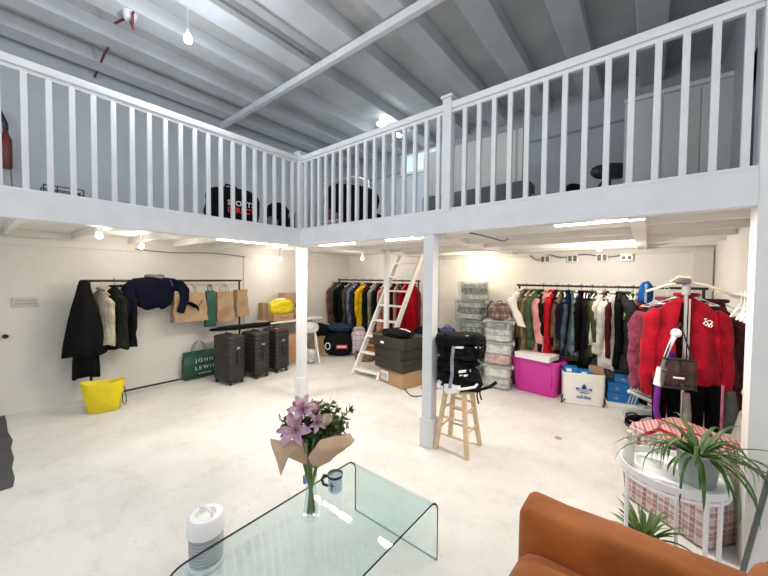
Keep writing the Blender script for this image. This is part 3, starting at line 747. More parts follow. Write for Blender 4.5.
t = carton('cardboard_box', 'tall brown cardboard box with bold black lettering, behind the yellow bag', 'box', (-5.78, 4.12, .85), RP, .46, .26, .52, CARD)
bm = NB()
for k in range(3):
    vs = [bm.verts.new(p) for p in [(-.02+.06*k, -.1315, .24), (.02+.06*k, -.1315, .22), (.07+.06*k, -.1315, .34), (.03+.06*k, -.1315, .36)]]; bmesh.ops.solidify(bm, geom=[bm.faces.new(vs)], thickness=.002)
obj('printed_bars', bm, BLACKP, t)
carton('cardboard_box', 'small plain brown box upright at the left end of the trestle table', 'box', (-5.82, 3.50, .85), RP, .12, .16, .34, CARD)
t = carton('cardboard_box', 'orange-brown cardboard box under the trestle table, upper of two', 'box', (-5.60, 4.0, .30), RP, .50, .34, .26, mat('orange_card', (.58, .33, .17), .8, n_scale=4, n_amt=.12), tape=TAPE)
t = carton('cardboard_box', 'orange-brown cardboard box under the trestle table, on the floor', 'box', (-5.60, 4.0, 0), RP, .52, .36, .30, MATS['orange_card'], tape=TAPE)
bm = NB(); blob(bm, (-5.58, 4.22, .90), (.09, .14, .05), 31, .25, 3); tag(obj('folded_cloth', bm, fabric((.45, .42, .50))), 'small lilac grey cloth on the trestle table near the corner post', 'cloth')
# white draped cloth behind the corner post
t = thing('ironing_board', 'folded white ironing board covered in cloth, standing right of the corner post', 'ironing board', (-5.18, 4.12, 0), R(60))
bm = NB(); blob(bm, (0, 0, .70), (.17, .09, .11), 41, .12, 2.5, 3, 2.5); obj('cover', bm, fabric((.78, .78, .76)), t)
for sx in (-1, 1):
    bm = NB(); tube(bm, [(sx*.10, 0, .66), (sx*.17, -.16, 0)], .014, 8); obj('leg', bm, WPLAS, t)
    bm = NB(); tube(bm, [(sx*.10, 0, .66), (sx*.15, .16, 0)], .014, 8); obj('leg', bm, WPLAS, t)
bm = NB(); blob(bm, (0, .0, .14), (.14, .09, .13), 43, .15, 2.5, 3, 3, flat=.98); tag(obj('cloth_bundle', bm, fabric((.76, .76, .74))), 'white cloth bundle on the floor under the ironing board', 'cloth'); bpy.data.objects['cloth_bundle'].location = (-5.18, 4.12, .012)

# duffel, jeans, plaid laundry bag behind
t = thing('duffel_bag', 'dark round duffel bag with a red and white label, near the back left corner', 'bag', (-5.25, 4.97, 0), R(38))
bm = NB(); blob(bm, (0, 0, .27), (.31, .22, .27), 51, .07, 1.8, 4, 3, flat=.98); obj('bag_body', bm, fabric((.025, .027, .032)), t)
bm = NB(); box(bm, -.02, .22, -.262, -.25, .19, .27, .006); pl = obj('label', bm, mat('red_label', (.6, .05, .05), .5), t)
bm = NB(); box(bm, .0, .20, -.266, -.262, .215, .222); box(bm, .01, .19, -.266, -.262, .235, .25); obj('label_print', bm, PRINTW, pl)
bm = NB(); tube(bm, [(-.20-.05*cos(a), -.245, .24+.07*sin(a)) for a in [2*pi*k/14 for k in range(14)]], .010, 6, closed=True); obj('round_badge', bm, PRINTW, t)
bm = NB(); blob(bm, (0, 0, .08), (.27, .19, .09), 53, .2, 2.4, 4, 2.4); o = obj('folded_jeans', bm, fabric((.05, .085, .15))); o.location = (-5.22, 4.98, .53); o.rotation_euler = (0, 0, R(38)); tag(o, 'heap of blue denim on top of the dark duffel bag', 'jeans')
bm = NB(); blob(bm, (0, 0, .1), (.18, .15, .13), 55, .2, 2.4, 3, 2.4); o = obj('dark_garment', bm, fabric((.02, .022, .02))); o.location = (-5.50, 4.70, .46); tag(o, 'dark green-black garment heaped left of the blue denim', 'clothes')
paper_bag('brown paper bag standing between the ironing board and the dark duffel bag', (-5.50, 4.70, 0), R(45), .30, .16, .46, KRAFT, handle=False, seed=12)
LIL = plaid_mat('lilac_plaid', (.62, .58, .64), [((.25, .22, .38), 9, .22, 0), ((.55, .30, .34), 9, .12, .5)])
t = thing('laundry_bag', 'lilac and white checked laundry bag right of the dark duffel bag', 'bag', (-4.92, 5.28, 0), R(30))
bm = NB(); blob(bm, (0, 0, .28), (.19, .17, .28), 57, .10, 2, 4, 3.2, flat=.98); obj('bag_body', bm, LIL, t)
bm = NB(); blob(bm, (0, 0, .57), (.15, .13, .05), 58, .25, 3); obj('contents', bm, fabric((.62, .58, .60)), t)
for i in range(4):
    bm = NB(); blob(bm, (0, 0, .045), (.17-.01*i, .15, .05), 60+i, .14, 2.2, 3, 3); o = obj('folded_garment', bm, fabric([(.45, .26, .16), (.55, .33, .22), (.30, .17, .10), (.60, .40, .28)][i])); o.location = (-4.50, 5.20, .16+.095*i)
    tag(o, ['lowest folded brown garment', 'second folded brown garment from the bottom', 'third folded brown garment from the bottom', 'topmost folded tan garment'][i]+' in the pile left of the ladder', 'clothes', 'folded clothes left of the ladder')
t = thing('wicker_basket', 'low brown wicker basket on the floor at the foot of the ladder', 'basket', (-4.52, 5.0, 0))
bm = NB(); rs = [[((.2+.02*(z/.15))*(1+.015*sin(18*a+z*60))*cos(a), (.17+.02*(z/.15))*(1+.015*sin(18*a+z*60))*sin(a), z) for a in [2*pi*k/40 for k in range(40)]] for z in (0, .03, .06, .09, .12, .15)]
rs.append([(x*.88, y*.88, z) for x, y, z in rs[-1]]); rs.append([(x, y, .03) for x, y, z in rs[-1]]); loft(bm, rs); obj('basket_body', bm, mat('wicker', (.30, .17, .08), .7, n_scale=30, n_amt=.5), t)
bm = NB(); tube(bm, [(.205*cos(a), .178*sin(a), .15) for a in [2*pi*k/24 for k in range(24)]], .012, 6, closed=True); obj('rim', bm, MATS['wicker'], t)

# ================================================================= BOX STACK BY THE LADDER
bz = R(-13.5)
def loc2(lx, ly, o=(-3.43, 4.13)): return (o[0]+lx*cos(bz)-ly*sin(bz), o[1]+lx*sin(bz)+ly*cos(bz))
x, y = loc2(.29, .29)
t = carton('cardboard_box', 'brown cardboard box with a white shipping label, bottom of the stack by the ladder', 'box', (x, y, 0), bz, .58, .52, .25, CARD)
bm = NB(); box(bm, -.255, -.06, -.2625, -.26, .05, .20); lb = obj('shipping_label', bm, PRINTW, t)
bm = NB()
for k in range(5): box(bm, -.235+.034*k, -.222+.034*k, -.264, -.2624, .09, .16)
box(bm, -.24, -.08, -.264, -.2624, .065, .075); obj('barcode', bm, BLACKP, lb)
DBOX = mat('dark_carton', (.024, .023, .019), .55, n_scale=3, n_amt=.15)
zz = .25
for i, (w_, d_, h_, dx, dy, dr, lb) in enumerate([(.66, .54, .185, -.03, -.01, 2, 'black flat box directly on the brown cardboard box'), (.66, .54, .175, -.05, -.01, 0, 'black flat box in the middle of the dark stack'), (.70, .56, .17, -.02, -.03, 5, 'black lidded box at the top of the dark stack, with a small white sticker')]):
    x, y = loc2(.29+dx, .27+dy)
    t = carton('storage_box', lb, 'box', (x, y, zz), bz+R(dr), w_, d_, h_-.002, DBOX, 'black boxes by the ladder')
    bm = NB(); k = .006; box(bm, -w_/2-k, w_/2+k, -d_/2-k, d_/2+k, h_-.065 if i < 2 else h_-.09, h_-.001, .004); obj('lid', bm, DBOX, t)
    if i == 2:
        bm = NB(); box(bm, -.16, -.08, -d_/2-.009, -d_/2-.006, .05, .085); obj('sticker', bm, PRINTW, t)
    zz += h_
x, y = loc2(.34, .12)
t = thing('shoulder_bag', 'soft black bag with a white edge lying on top of the black boxes', 'bag', (x, y, zz), bz)
bm = NB(); blob(bm, (0, 0, .055), (.27, .17, .06), 71, .22, 2.6, 4, 2.6, flat=.95); obj('bag_body', bm, BLACK, t)
bm = NB(); tube(bm, [(.02, .02, .11), (.10, .0, .125), (.20, .02, .115), (.24, .06, .09)], .010, 6); obj('white_trim', bm, PRINTW, t)
bm = NB(); tube(bm, [(-.22, -.10, .07), (-.10, -.17, .05), (.02, -.16, .06), (.05, -.10, .10)], .010, 6); obj('strap', bm, fabric((.10, .10, .11)), t)
cable('cable', [(-2.86, 4.08, .01), (-2.62, 3.90, .008), (-2.50, 4.0, .008), (-2.52, 4.20, .008), (-2.68, 4.28, .008), (-2.40, 4.45, .008)], .008, BLACKM, 'thin black cable curled on the floor beside the cardboard box')

# dark heap behind the stool post
t = thing('storage_chest', 'dark low trunk half hidden behind the stool post', 'trunk', (-2.98, 5.22, 0), R(5))
bm = NB(); box(bm, -.36, .36, -.24, .24, 0, .52, .012); obj('chest_body', bm, fabric((.03, .03, .032)), t)
bm = NB(); box(bm, -.37, .37, -.25, .25, .52, .58, .012); obj('lid', bm, fabric((.045, .045, .045)), t)
t = thing('holdall', 'black soft holdall on the dark trunk behind the stool post', 'bag', (-3.12, 5.2, .58), R(5))
bm = NB(); blob(bm, (0, 0, .11), (.27, .19, .12), 73, .15, 2.2, 4, 2.8, flat=.95); obj('bag_body', bm, BLACK, t)
bm = NB(); tube(bm, [(-.12, 0, .2), (-.08, 0, .26), (.08, 0, .26), (.12, 0, .2)], .010, 6); obj('handle', bm, BLACK, t)
t = thing('handbag', 'small royal blue handbag beside the tall stack of clear boxes', 'bag', (-2.78, 5.28, .58), R(12))
bm = NB(); blob(bm, (0, 0, .12), (.14, .09, .12), 75, .05, 1.6, 4, 4, flat=.97); obj('bag_body', bm, mat('blue_leather', (.015, .035, .16), .4), t)
bm = NB(); tube(bm, arc((0, 0, .22), .06, 0, pi), .009, 6); obj('handle', bm, MATS['blue_leather'], t)
bm = NB(); blob(bm, (0, 0, .03), (.16, .12, .035), 77, .2, 3, 3, 2.6); o = obj('folded_garment', bm, mat('patterned_pink', (.55, .35, .28), .9, col2=(.15, .06, .05), n_scale=25)); o.location = (-2.70, 4.82, .36); tag(o, 'pink and brown patterned cloth behind the black bags on the stool', 'clothes')
t = carton('storage_box', 'small dark box on the floor under the pink patterned cloth', 'box', (-2.70, 4.82, 0), R(5), .36, .28, .36, DBOX)

# ================================================================= CLEAR STORAGE BOXES
CLEAR = glassy('clear_plastic', (.95, .97, .96), gl=.8, ior=1.45, base=.12, rough=.08, diff=(.70, .75, .74))
LIDM = glassy('clear_lid', (.92, .94, .94), gl=.8, ior=1.45, base=.35, rough=.15, diff=(.75, .78, .78))
def clear_box(label, loc, rz, w, d, h, cols, group, seed):
    t = thing('storage_box', label, 'storage box', loc, rz, group)
    bm = NB(); th = .004; k = .93
    def rr(a, b, z, r=.03):
        out = []
        for q, (sx, sy) in enumerate(((1, 1), (-1, 1), (-1, -1), (1, -1))):
            for i in range(4):
                an = q*pi/2+pi/2*i/3; out.append((sx*(a-r)+r*cos(an), sy*(b-r)+r*sin(an), z))
        return out
    loft(bm, [rr(w/2*k, d/2*k, 0), rr(w/2*k, d/2*k, .01), rr(w/2*.985, d/2*.985, h-.03), rr(w/2, d/2, h-.03), rr(w/2, d/2, h-.015)], cap1=False)
    obj('tub', bm, CLEAR, t, angle=30)
    bm = NB(); loft(bm, [rr(w/2*1.01, d/2*1.01, h-.02), rr(w/2*1.02, d/2*1.02, h-.012), rr(w/2*1.02, d/2*1.02, h-.003), rr(w/2*.95, d/2*.95, h)]); obj('lid', bm, LIDM, t, angle=30)
    for s in (-1, 1):
        bm = NB(); box(bm, s*w/2*1.0, s*(w/2+.014), -.05, .05, h-.06, h-.012, .004); obj('clip', bm, WPLAS, t)
    rnd = random.Random(seed)
    for i, c in enumerate(cols):
        n = len(cols); hz = (h-.05)/n
        bm = NB(); blob(bm, (rnd.uniform(-.012, .012), 0, hz*(i+.5)+.012), (w*.42, d*.41, hz*.50), seed+i*3, .10, 3.2, 4, 7); o = obj('folded_contents', bm, mat('mottled_%d_%d' % (seed, i), c, .9, n_scale=17, col2=tuple(min(.8, q*.68 if q > .3 else q*2+.06) for q in c), c2=(.42, .58), bump=.6, b_scale=22), t)
    return t
GC = 'clear boxes in the tall stack at the back wall'
cb = [(0, .33, [(.10, .11, .11), (.5, .52, .5)]), (.33, .30, [(.52, .55, .54), (.70, .71, .68)]), (.63, .34, [(.22, .25, .24), (.14, .16, .15), (.40, .44, .42)]), (.97, .35, [(.62, .63, .60), (.10, .10, .11), (.55, .57, .55)]), (1.32, .34, [(.70, .71, .70), (.16, .17, .17), (.6, .62, .61)])]
nm = ['at the bottom of the tall stack', 'second from the floor in the tall stack', 'middle of the tall stack', 'second from the top of the tall stack', 'at the very top of the tall stack']
for i, (z, h, c) in enumerate(cb):
    clear_box('clear plastic box of folded grey clothes, '+nm[i], (-2.44+(.03 if i == 3 else 0)*-1+random.uniform(-.01, .01), 5.62, z), R([2, -2, 1, 4, -3][i]), .52 if i < 4 else .46, .40, h-.002, c, GC, 100+i)
GC2 = 'clear boxes in the low stack left of the magenta tub'
for i, (z, h, c, lb) in enumerate([(0, .37, [(.58, .59, .56), (.74, .74, .70)], 'clear plastic box with pale clothes, lowest of the low stack left of the magenta tub'), (.37, .36, [(.68, .42, .36), (.74, .73, .70)], 'clear plastic box with salmon and white clothes, middle of the low stack'), (.73, .33, [(.74, .74, .73), (.68, .66, .66), (.20, .20, .22)], 'clear plastic box under the checked backpack, top of the low stack')]):
    clear_box(lb, (-1.80, 5.13, z), R([6, 8, 5][i]), .42, .34, h-.002, c, GC2, 130+i)
PLB = plaid_mat('backpack_plaid', (.30, .22, .20), [((.02, .012, .012), 8, .42, .2), ((.14, .02, .03), 8, .2, .7)])
t = thing('backpack', 'small checked backpack in cream, black and dark red, on the low stack of clear boxes', 'backpack', (-1.80, 5.12, 1.06), R(20))
bm = NB(); blob(bm, (0, 0, .13), (.16, .10, .135), 81, .06, 1.8, 4, 2.6, flat=.96); obj('bag_body', bm, PLB, t)
bm = NB(); blob(bm, (0, -.10, .08), (.11, .035, .07), 82, .05, 1.8, 3, 3.2); obj('front_pocket', bm, PLB, t)
bm = NB(); tube(bm, arc((.0, .0, .255), .04, 0, pi), .008, 6); obj('grab_handle', bm, BLACK, t)
for s in (-1, 1):
    bm = NB(); tube(bm, [(s*.07, .08, .24), (s*.12, .12, .28), (s*.18, .10, .18), (s*.17, .05, .03)], .009, 6); obj('strap', bm, BLACK, t)
garment('dress', 'brown-grey long coat hanging low behind the low stack of clear boxes', 'coat', (-1.66, YR+.06, ZR), RP+.1, (.20, .14, .12), 1.15, .40, .08, 0, G, seed=91)

# ================================================================= MAGENTA TUB
MAG = mat('magenta_plastic', (.60, .035, .33), .38, n_scale=3, n_amt=.06)
t = thing('storage_tub', 'large magenta plastic storage tub with a rim, on the floor under the long rail', 'storage tub', (-1.265, 5.36, 0), R(-7))
def rrect(a, b, z, r=.04, n=5):
    out = []
    for q, (sx, sy) in enumerate(((1, 1), (-1, 1), (-1, -1), (1, -1))):
        for i in range(n):
            an = q*pi/2+pi/2*i/(n-1); out.append((sx*(a-r)+r*cos(an), sy*(b-r)+r*sin(an), z))
    return out
bm = NB(); loft(bm, [rrect(.285, .19, 0), rrect(.29, .195, .01), rrect(.325, .225, .46), rrect(.345, .245, .465), rrect(.345, .245, .515), rrect(.33, .23, .52), rrect(.32, .22, .50), rrect(.28, .19, .02)]); obj('tub_body', bm, MAG, t, angle=30)
for s in (-1, 1):
    bm = NB(); box(bm, s*.335, s*.375, -.08, .08, .44, .50, .008); obj('side_handle', bm, MAG, t)
for k in (-1, 1):
    bm = NB(); box(bm, .24*k-.012, .24*k+.012, -.232, -.20, .12, .47, .004); obj('moulded_rib', bm, MAG, t)
t = carton('box', 'flat white box laid across the top of the magenta tub', 'box', (-1.27, 5.22, .522), R(-11), .50, .34, .075, WPLAS)
bm = NB(); box(bm, -.255, .255, -.175, .175, .05, .079, .004); obj('lid', bm, WPLAS, t)
bm = NB(); blob(bm, (-.03, 5.72, .26), (.16, .12, .26), 85, .15, 2.4, 3, 3, flat=.98); bpy_o = obj('fabric_bundle', bm, fabric((.30, .02, .06))); bpy_o.location = (-1.66, -.12, 0); tag(bpy_o, 'dark crimson cloth bundle wedged between clear boxes and magenta tub', 'cloth')

# ================================================================= TREFOIL TOTE
TBLUE = mat('print_blue', (.02, .10, .42), .5)
BLU = mat('shoebox_blue', (.010, .17, .50), .45)
def trefoil(bm, cx, cz, s, y, th=.002):
    def leaf(ang, l, w):
        P = []
        for i in range(11):
            u = i/10; P.append((w*sin(pi*u)**.8*(.75+.25*u), l*(u)))
        out = [(a, b) for a, b in P] + [(-a, b) for a, b in P[-2:0:-1]]
        return [(cx+s*(a*cos(ang)-b*sin(ang)), cz+s*(a*sin(ang)+b*cos(ang))) for a, b in out]
    for ang, l, w in ((0, 1.0, .26), (R(55), .95, .22), (R(-55), .95, .22)):
        P = leaf(ang, l, w)
        # split into bands, leaving the three pale stripes of the mark across the lower half
        vs = [bm.verts.new((x, y, z)) for x, z in P]; f = bm.faces.new(vs)
        r = bmesh.ops.solidify(bm, geom=[f], thickness=th)
def trefoil_mark(parent, cx, cz, s, y, m, mbg, name='trefoil_mark'):
    bm = NB(); trefoil(bm, cx, cz-.42*s, s, y); o = obj(name, bm, m, parent, smooth=False)
    bm = NB()
    for k in range(3): box(bm, cx-.62*s, cx+.62*s, y-.0035, y-.0022, cz-(.30-.13*k)*s, cz-(.24-.13*k)*s)
    obj('mark_stripes', bm, mbg, o, smooth=False)
    return o
TOTE = mat('tote_white', (.80, .78, .74), .5, bump=.3, b_scale=10)
t = thing('carrier_bag', 'white square carrier bag with a blue three-leaf logo, filled with shoe boxes', 'bag', (-.68, 5.24, 0), R(17))
bm = NB(); rings = []
for z, a, b in [(0, .225, .12), (.01, .235, .13), (.2, .245, .13), (.42, .25, .115), (.425, .243, .108), (.30, .23, .10)]:
    r = rrect(a, b, z, .035); rings.append([(x+.008*noise.noise(Vector((x*9, y*9, z*9))), y+.010*noise.noise(Vector((x*8, 4, z*9))), z) for x, y, z in r])
loft(bm, rings); obj('bag_body', bm, TOTE, t, angle=30)
trefoil_mark(t, 0, .22, .125, -.142, TBLUE, TOTE)
text('adidas', .062, TBLUE, t, (0, -.142, .115), (RP, 0, 0), bold=.0015)
bm = NB(); tube(bm, [(-.22, -.13, .06), (-.27, -.16, .01), (-.25, -.14, .12)], .008, 6); tube(bm, [(.22, -.13, .02), (.25, -.15, .06), (.23, -.13, .12)], .008, 6); obj('drawstring', bm, BLACKM, t)
for i, (dx, w_, lb) in enumerate([(-.15, .17, 'blue shoe box standing inside the white bag, left one'), (.03, .17, 'blue shoe box standing inside the white bag, right one')]):
    q = thing('shoe_box', lb, 'shoe box', (-.68+dx*cos(R(17)), 5.24+dx*sin(R(17)), .25), R(17), 'blue shoe boxes in the white bag')
    bm = NB(); box(bm, -w_/2, w_/2, -.085, .085, 0, .235-.03*i, .003); obj('box_body', bm, BLU, q)
    bm = NB(); box(bm, -.055, .005, -.0875, -.085, .18-.03*i, .225-.03*i); obj('white_mark', bm, PRINTW, q)
q = carton('cardboard_box', 'open brown cardboard flap box in the right side of the white bag', 'box', (-.54, 5.36, .24), R(10), .17, .20, .27, CARD)

# blue shoe boxes with white stripes
for i, (x, y, z, rz, lb) in enumerate([(-.26, 5.52, .0, 14, 'blue shoe box with white stripes, lowest of the three on the floor'), (-.25, 5.52, .13, 11, 'blue shoe box with white stripes, middle of the three'), (-.17, 5.54, .26, 6, 'blue shoe box with white stripes, topmost of the three')]):
    q = thing('shoe_box', lb, 'shoe box', (x, y, z+.05), R(rz), 'three blue striped shoe boxes')
    bm = NB(); box(bm, -.17, .17, -.12, .12, 0, .125, .003); obj('box_body', bm, BLU, q)
    bm = NB(); box(bm, -.174, .174, -.124, .124, .085, .128, .003); obj('lid', bm, BLU, q)
    trefoil_mark(q, -.07, .055, .042, -.1265, PRINTW, BLU)
    for k in range(3):
        bm = NB(); vs = [bm.verts.new(p) for p in [(.05+.035*k, -.1255, .01), (.068+.035*k, -.1255, .01), (.098+.035*k, -.1255, .12), (.08+.035*k, -.1255, .12)]]; bmesh.ops.solidify(bm, geom=[bm.faces.new(vs)], thickness=.002); obj('white_stripe', bm, PRINTW, q)
carton('box', 'flat white box on the floor under the blue striped shoe boxes', 'box', (-.22, 5.50, 0), R(14), .46, .30, .05, WPLAS)

# dark heap on the floor below the long rail
bm = NB(); blob(bm, (0, 0, .15), (.30, .20, .16), 87, .2, 2.4, 3, 2.6, flat=.96); o = obj('dark_garment', bm, BLACK); o.location = (.22, 5.66, 0); tag(o, 'black clothes heaped on the floor behind the blue shoe boxes and basin', 'clothes')
bm = NB(); blob(bm, (0, 0, .22), (.26, .15, .24), 88, .2, 2.4, 3, 2.6, flat=.96); o = obj('grey_holdall', bm, fabric((.05, .05, .055))); o.location = (-.75, 5.68, 0); tag(o, 'dark grey soft bag behind the white carrier bag', 'bag')

# ================================================================= BASIN AND SHOES
t = thing('basin', 'clear greyish plastic basin on the floor below the red velour jacket', 'basin', (.10, 4.55, 0))
BAS = glassy('basin_plastic', (.86, .88, .88), gl=.8, ior=1.45, base=.35, rough=.1, diff=(.62, .64, .64))
bm = NB(); lathe(bm, [(.20, 0), (.24, .05), (.275, .19), (.30, .20), (.30, .208), (.27, .20), (.235, .06), (.19, .012)], 36, cap_t=True); obj('basin_body', bm, BAS, t)
def sneaker(name, label, loc, rz, rot=None, up_=(.55, .55, .55), sole=(.75, .75, .74), lace=True, sc=1.0):
    t = thing(name, label, 'shoe', loc, rz); t.scale = (sc,)*3
    if rot: t.rotation_euler = rot
    bm = NB(); rs = []
    prof = [(-.135, .030, .035), (-.12, .036, .04), (-.06, .040, .04), (0, .036, .04), (.06, .044, .04), (.11, .040, .035), (.14, .02, .03)]
    for x, w_, h_ in prof: rs.append([(x, w_*cos(a), max(0, .014+.014*sin(a)) if True else 0) for a in [2*pi*k/14 for k in range(14)]])
    loft(bm, rs); obj('sole', bm, mat('sole_%d' % int(sole[0]*99), sole, .6), t)
    bm = NB(); rs = []
    for x, w_, top in [(-.13, .026, .085), (-.11, .034, .105), (-.06, .036, .105), (-.02, .034, .09), (.03, .036, .07), (.08, .038, .052), (.12, .030, .042), (.137, .012, .034)]:
        rs.append([(x, w_*cos(a)*(1 if sin(a) < 0 else 1-.35*sin(a)), .022+(top-.022)*(.5+.5*sin(a))) for a in [2*pi*k/16 for k in range(16)]])
    loft(bm, rs); obj('upper', bm, fabric(up_), t)
    bm = NB(); tube(bm, [(-.085+.045*cos(a), .028*sin(a), .107) for a in [2*pi*k/16 for k in range(16)]], .007, 6, closed=True); obj('collar', bm, BLACK, t)
    if lace:
        bm = NB()
        for k in range(4): tube(bm, [(-.02+.022*k, -.022, .088-.009*k), (-.012+.022*k, 0, .094-.009*k), (-.02+.022*k, .022, .088-.009*k)], .003, 5)
        obj('laces', bm, PRINTW, t)
    return t
sneaker('trainer', 'grey and white trainer tilted on top of the basin pile, beside the blue boxes', (.02, 4.98, .26), 0, (R(10), R(-22), R(200)), (.50, .50, .50), sc=1.5)
sneaker('trainer', 'pale grey trainer lying in the basin', (.14, 4.62, .14), 0, (R(25), R(5), R(170)), (.58, .57, .55), sc=1.2)
sneaker('trainer', 'black shoe with pink lining at the left rim of the basin', (-.03, 4.48, .16), 0, (R(20), R(-12), R(35)), (.02, .02, .02), (.05, .05, .05), lace=False, sc=1.15)
sneaker('trainer', 'small magenta shoe between the black shoe and the steamer pole', (.14, 4.72, .26), 0, (R(0), R(-10), R(150)), (.55, .03, .30), (.5, .5, .5), sc=.9)
bm = NB(); blob(bm, (0, 0, .06), (.17, .14, .06), 89, .2, 3, 3, 2.4); o = obj('grey_cloth', bm, fabric((.52, .50, .47))); o.location = (.14, 4.42, .13); tag(o, 'crumpled pale grey cloth spilling over the front rim of the basin', 'cloth')
bm = NB(); blob(bm, (0, 0, .1), (.13, .12, .12), 90, .15, 3, 3, 2.6); o = obj('grey_bag', bm, fabric((.40, .40, .40))); o.location = (.12, 5.02, .0); tag(o, 'grey soft bag on the floor behind the basin', 'bag')

# ================================================================= STEAMER STAND WITH JACKET
SX, SY = .245, 3.70
t = thing('garment_steamer', 'upright garment steamer with a grey pole, hose and white hanger hooks', 'garment steamer', (SX, SY, 0))
bm = NB(); loft(bm, [rrect(.15, .13, .02, .05), rrect(.16, .14, .05, .05), rrect(.15, .13, .19, .05), rrect(.11, .09, .23, .04)]); obj('base_tank', bm, fabric((.25, .10, .35)), t)
bm = NB(); tube(bm, [(0, 0, .2), (0, 0, 1.60)], .014, 12); obj('pole', bm, CHROME, t)
bm = NB(); tube(bm, [(0, 0, 1.58), (0, 0, 1.70)], .028, 12); obj('pole_cap', bm, mat('grey_plastic', (.35, .35, .35), .4), t)
bm = NB(); tube(bm, [(-.26, 0, 1.60), (-.12, -.01, 1.66), (0, -.02, 1.69), (.12, -.01, 1.66), (.27, 0, 1.60)], .011, 8); tube(bm, [(-.10, -.02, 1.69), (-.05, -.06, 1.73), (.02, -.05, 1.72)], .010, 8); obj('hanger_arms', bm, mat('beige_plastic', (.66, .58, .46), .5), t)
bm = NB(); blob(bm, (-.03, -.03, 1.70), (.05, .035, .03), 92, .2, 3, 3); obj('hook_clip', bm, mat('grey_dark', (.12, .12, .12), .5), t)
hp = [at(x, y, 'y', 3.58) for x, y in ((676, 333), (668, 350), (662, 368), (658, 385), (656, 408))]
hp = [(p.x-SX, p.y-SY, p.z) for p in hp]
bm = NB(); tube(bm, hp[:3], [.020, .014, .016], 10); obj('wand', bm, WPLAS, t)
bm = NB(); blob(bm, hp[0], (.035, .03, .035), 93, .1, 3, 2); obj('wand_head', bm, WPLAS, t)
bm = NB(); tube(bm, [hp[2], hp[3]], .034, 12); obj('grip', bm, WPLAS, t)
bm = NB(); tube(bm, [hp[3], hp[4], (-.10, -.06, .20)], .022, 12); obj('hose', bm, fabric((.28, .08, .38)), t)
bm = NB(); tube(bm, [(hp[1][0]+.035, hp[1][1]+.01, hp[1][2]-.02), (hp[2][0]+.01, hp[2][1]+.01, hp[2][2]+.03)], .022, 10); obj('purple_sleeve', bm, fabric((.10, .03, .22)), t)

REDV = mat('red_velour', (.40, .004, .018), .8, n_scale=7, n_amt=.45, bump=.5, b_scale=24, sheen=.06, spec=.15)
jk = garment('jacket', 'red velour zip jacket with a small white script emblem, hung facing the room', 'jacket', (.255, 3.80, 1.65), R(8), (0, 0, 0), .74, .44, .15, .76, m=REDV, seed=21, spread=.055, sr=.072, zip_=True, collar=True)
bm = NB()
for k, pts in enumerate([[(.10, .0), (.125, .025), (.14, 0), (.125, -.02), (.10, 0)], [(.13, .03), (.16, .035), (.175, .02), (.16, 0), (.14, -.03)], [(.155, .0), (.175, -.01), (.165, -.035), (.145, -.03)], [(.12, .035), (.11, .05), (.13, .055)]]):
    tube(bm, [(.085+(x-.10)*.75, -.108, -.30+z*.75) for x, z in pts], .004, 6)
obj('emblem', bm, PRINTW, jk)
bm = NB(); vs = [bm.verts.new(p) for p in [(-.02, -.098, -.12), (-.005, -.104, -.30), (-.01, -.106, -.74), (-.06, -.106, -.74), (-.085, -.104, -.45), (-.05, -.098, -.14)]]; bmesh.ops.solidify(bm, geom=[bm.faces.new(vs)], thickness=.004); obj('open_front_shade', bm, fabric((.06, .004, .01)), jk)  # dark strip painted as the shade in the jacket's open front
for s in (-1, 1):
    bm = NB(); tube(bm, [(s*.175, -.085, -.2), (s*.20, -.085, -.45), (s*.215, -.085, -.74)], .006, 5); obj('seam', bm, fabric((.35, .01, .02)), jk)
FUR1 = mat('dusty_pink_fur', (.30, .045, .09), .95, bump=1.2, b_scale=22, sheen=.1, n_scale=16, n_amt=.5)
FUR2 = mat('maroon_fur', (.075, .004, .014), .95, bump=1.2, b_scale=22, sheen=.05, n_scale=16, n_amt=.6)
def furcoat(name, label, loc, rz, m, L, W, T, sl, seed, **k):
    t = garment(name, label, 'coat', loc, rz, (0, 0, 0), L, W, T, sl, m=m, seed=seed, sr=.085, **k)
    for c in t.children:
        if c.name.startswith(('body', 'sleeve')):
            me = c.data
            for v in me.vertices:
                d = noise.noise(Vector(v.co)*14+Vector((seed, 0, 0))); v.co += v.normal*(.05*d+.012)
    return t
furcoat('coat', 'dusty pink fluffy coat peeking out left of the red velour jacket', (.135, 4.10, 1.60), R(10), FUR1, .76, .42, .16, .76, 22, spread=.03)
furcoat('coat', 'dark maroon shaggy fur coat peeking out right of the red velour jacket', (.445, 3.95, 1.60), R(4), FUR2, .88, .34, .14, .84, 23, spread=-.01)
# clear handbag hung on the pole
t = thing('handbag', 'clear smoky plastic handbag with a black frame, hanging in front of the red velour jacket', 'bag', (.205, 3.58, .82), R(12)); t.scale = (.86, .86, .86)
SMOKE = glassy('smoky_plastic', (.50, .48, .48), gl=.9, ior=1.6, base=.12, rough=.08, diff=(.06, .06, .06))
bm = NB(); loft(bm, [rrect(.125, .05, 0, .03), rrect(.135, .055, .05, .03), rrect(.13, .05, .24, .03), rrect(.12, .03, .29, .02)]); obj('bag_body', bm, SMOKE, t, angle=30)
bm = NB(); tube(bm, [(-.13, -.055, .16), (0, -.062, .15), (.13, -.055, .16)], .008, 6); tube(bm, [(-.125, -.045, .28), (.125, -.045, .28)], .010, 6); tube(bm, [(-.13, -.05, .01), (.13, -.05, .01)], .010, 6); obj('frame', bm, BLACKM, t)
bm = NB(); tube(bm, [(-.10, 0, .29), (-.05, .0, .46), (.01, .02, .62), (.05, .0, .46), (.10, 0, .29)], .007, 6); obj('strap', bm, BLACKM, t)
bm = NB(); box(bm, -.05, .03, -.068, -.062, .105, .12); obj('name_plate', bm, PRINTW, t)
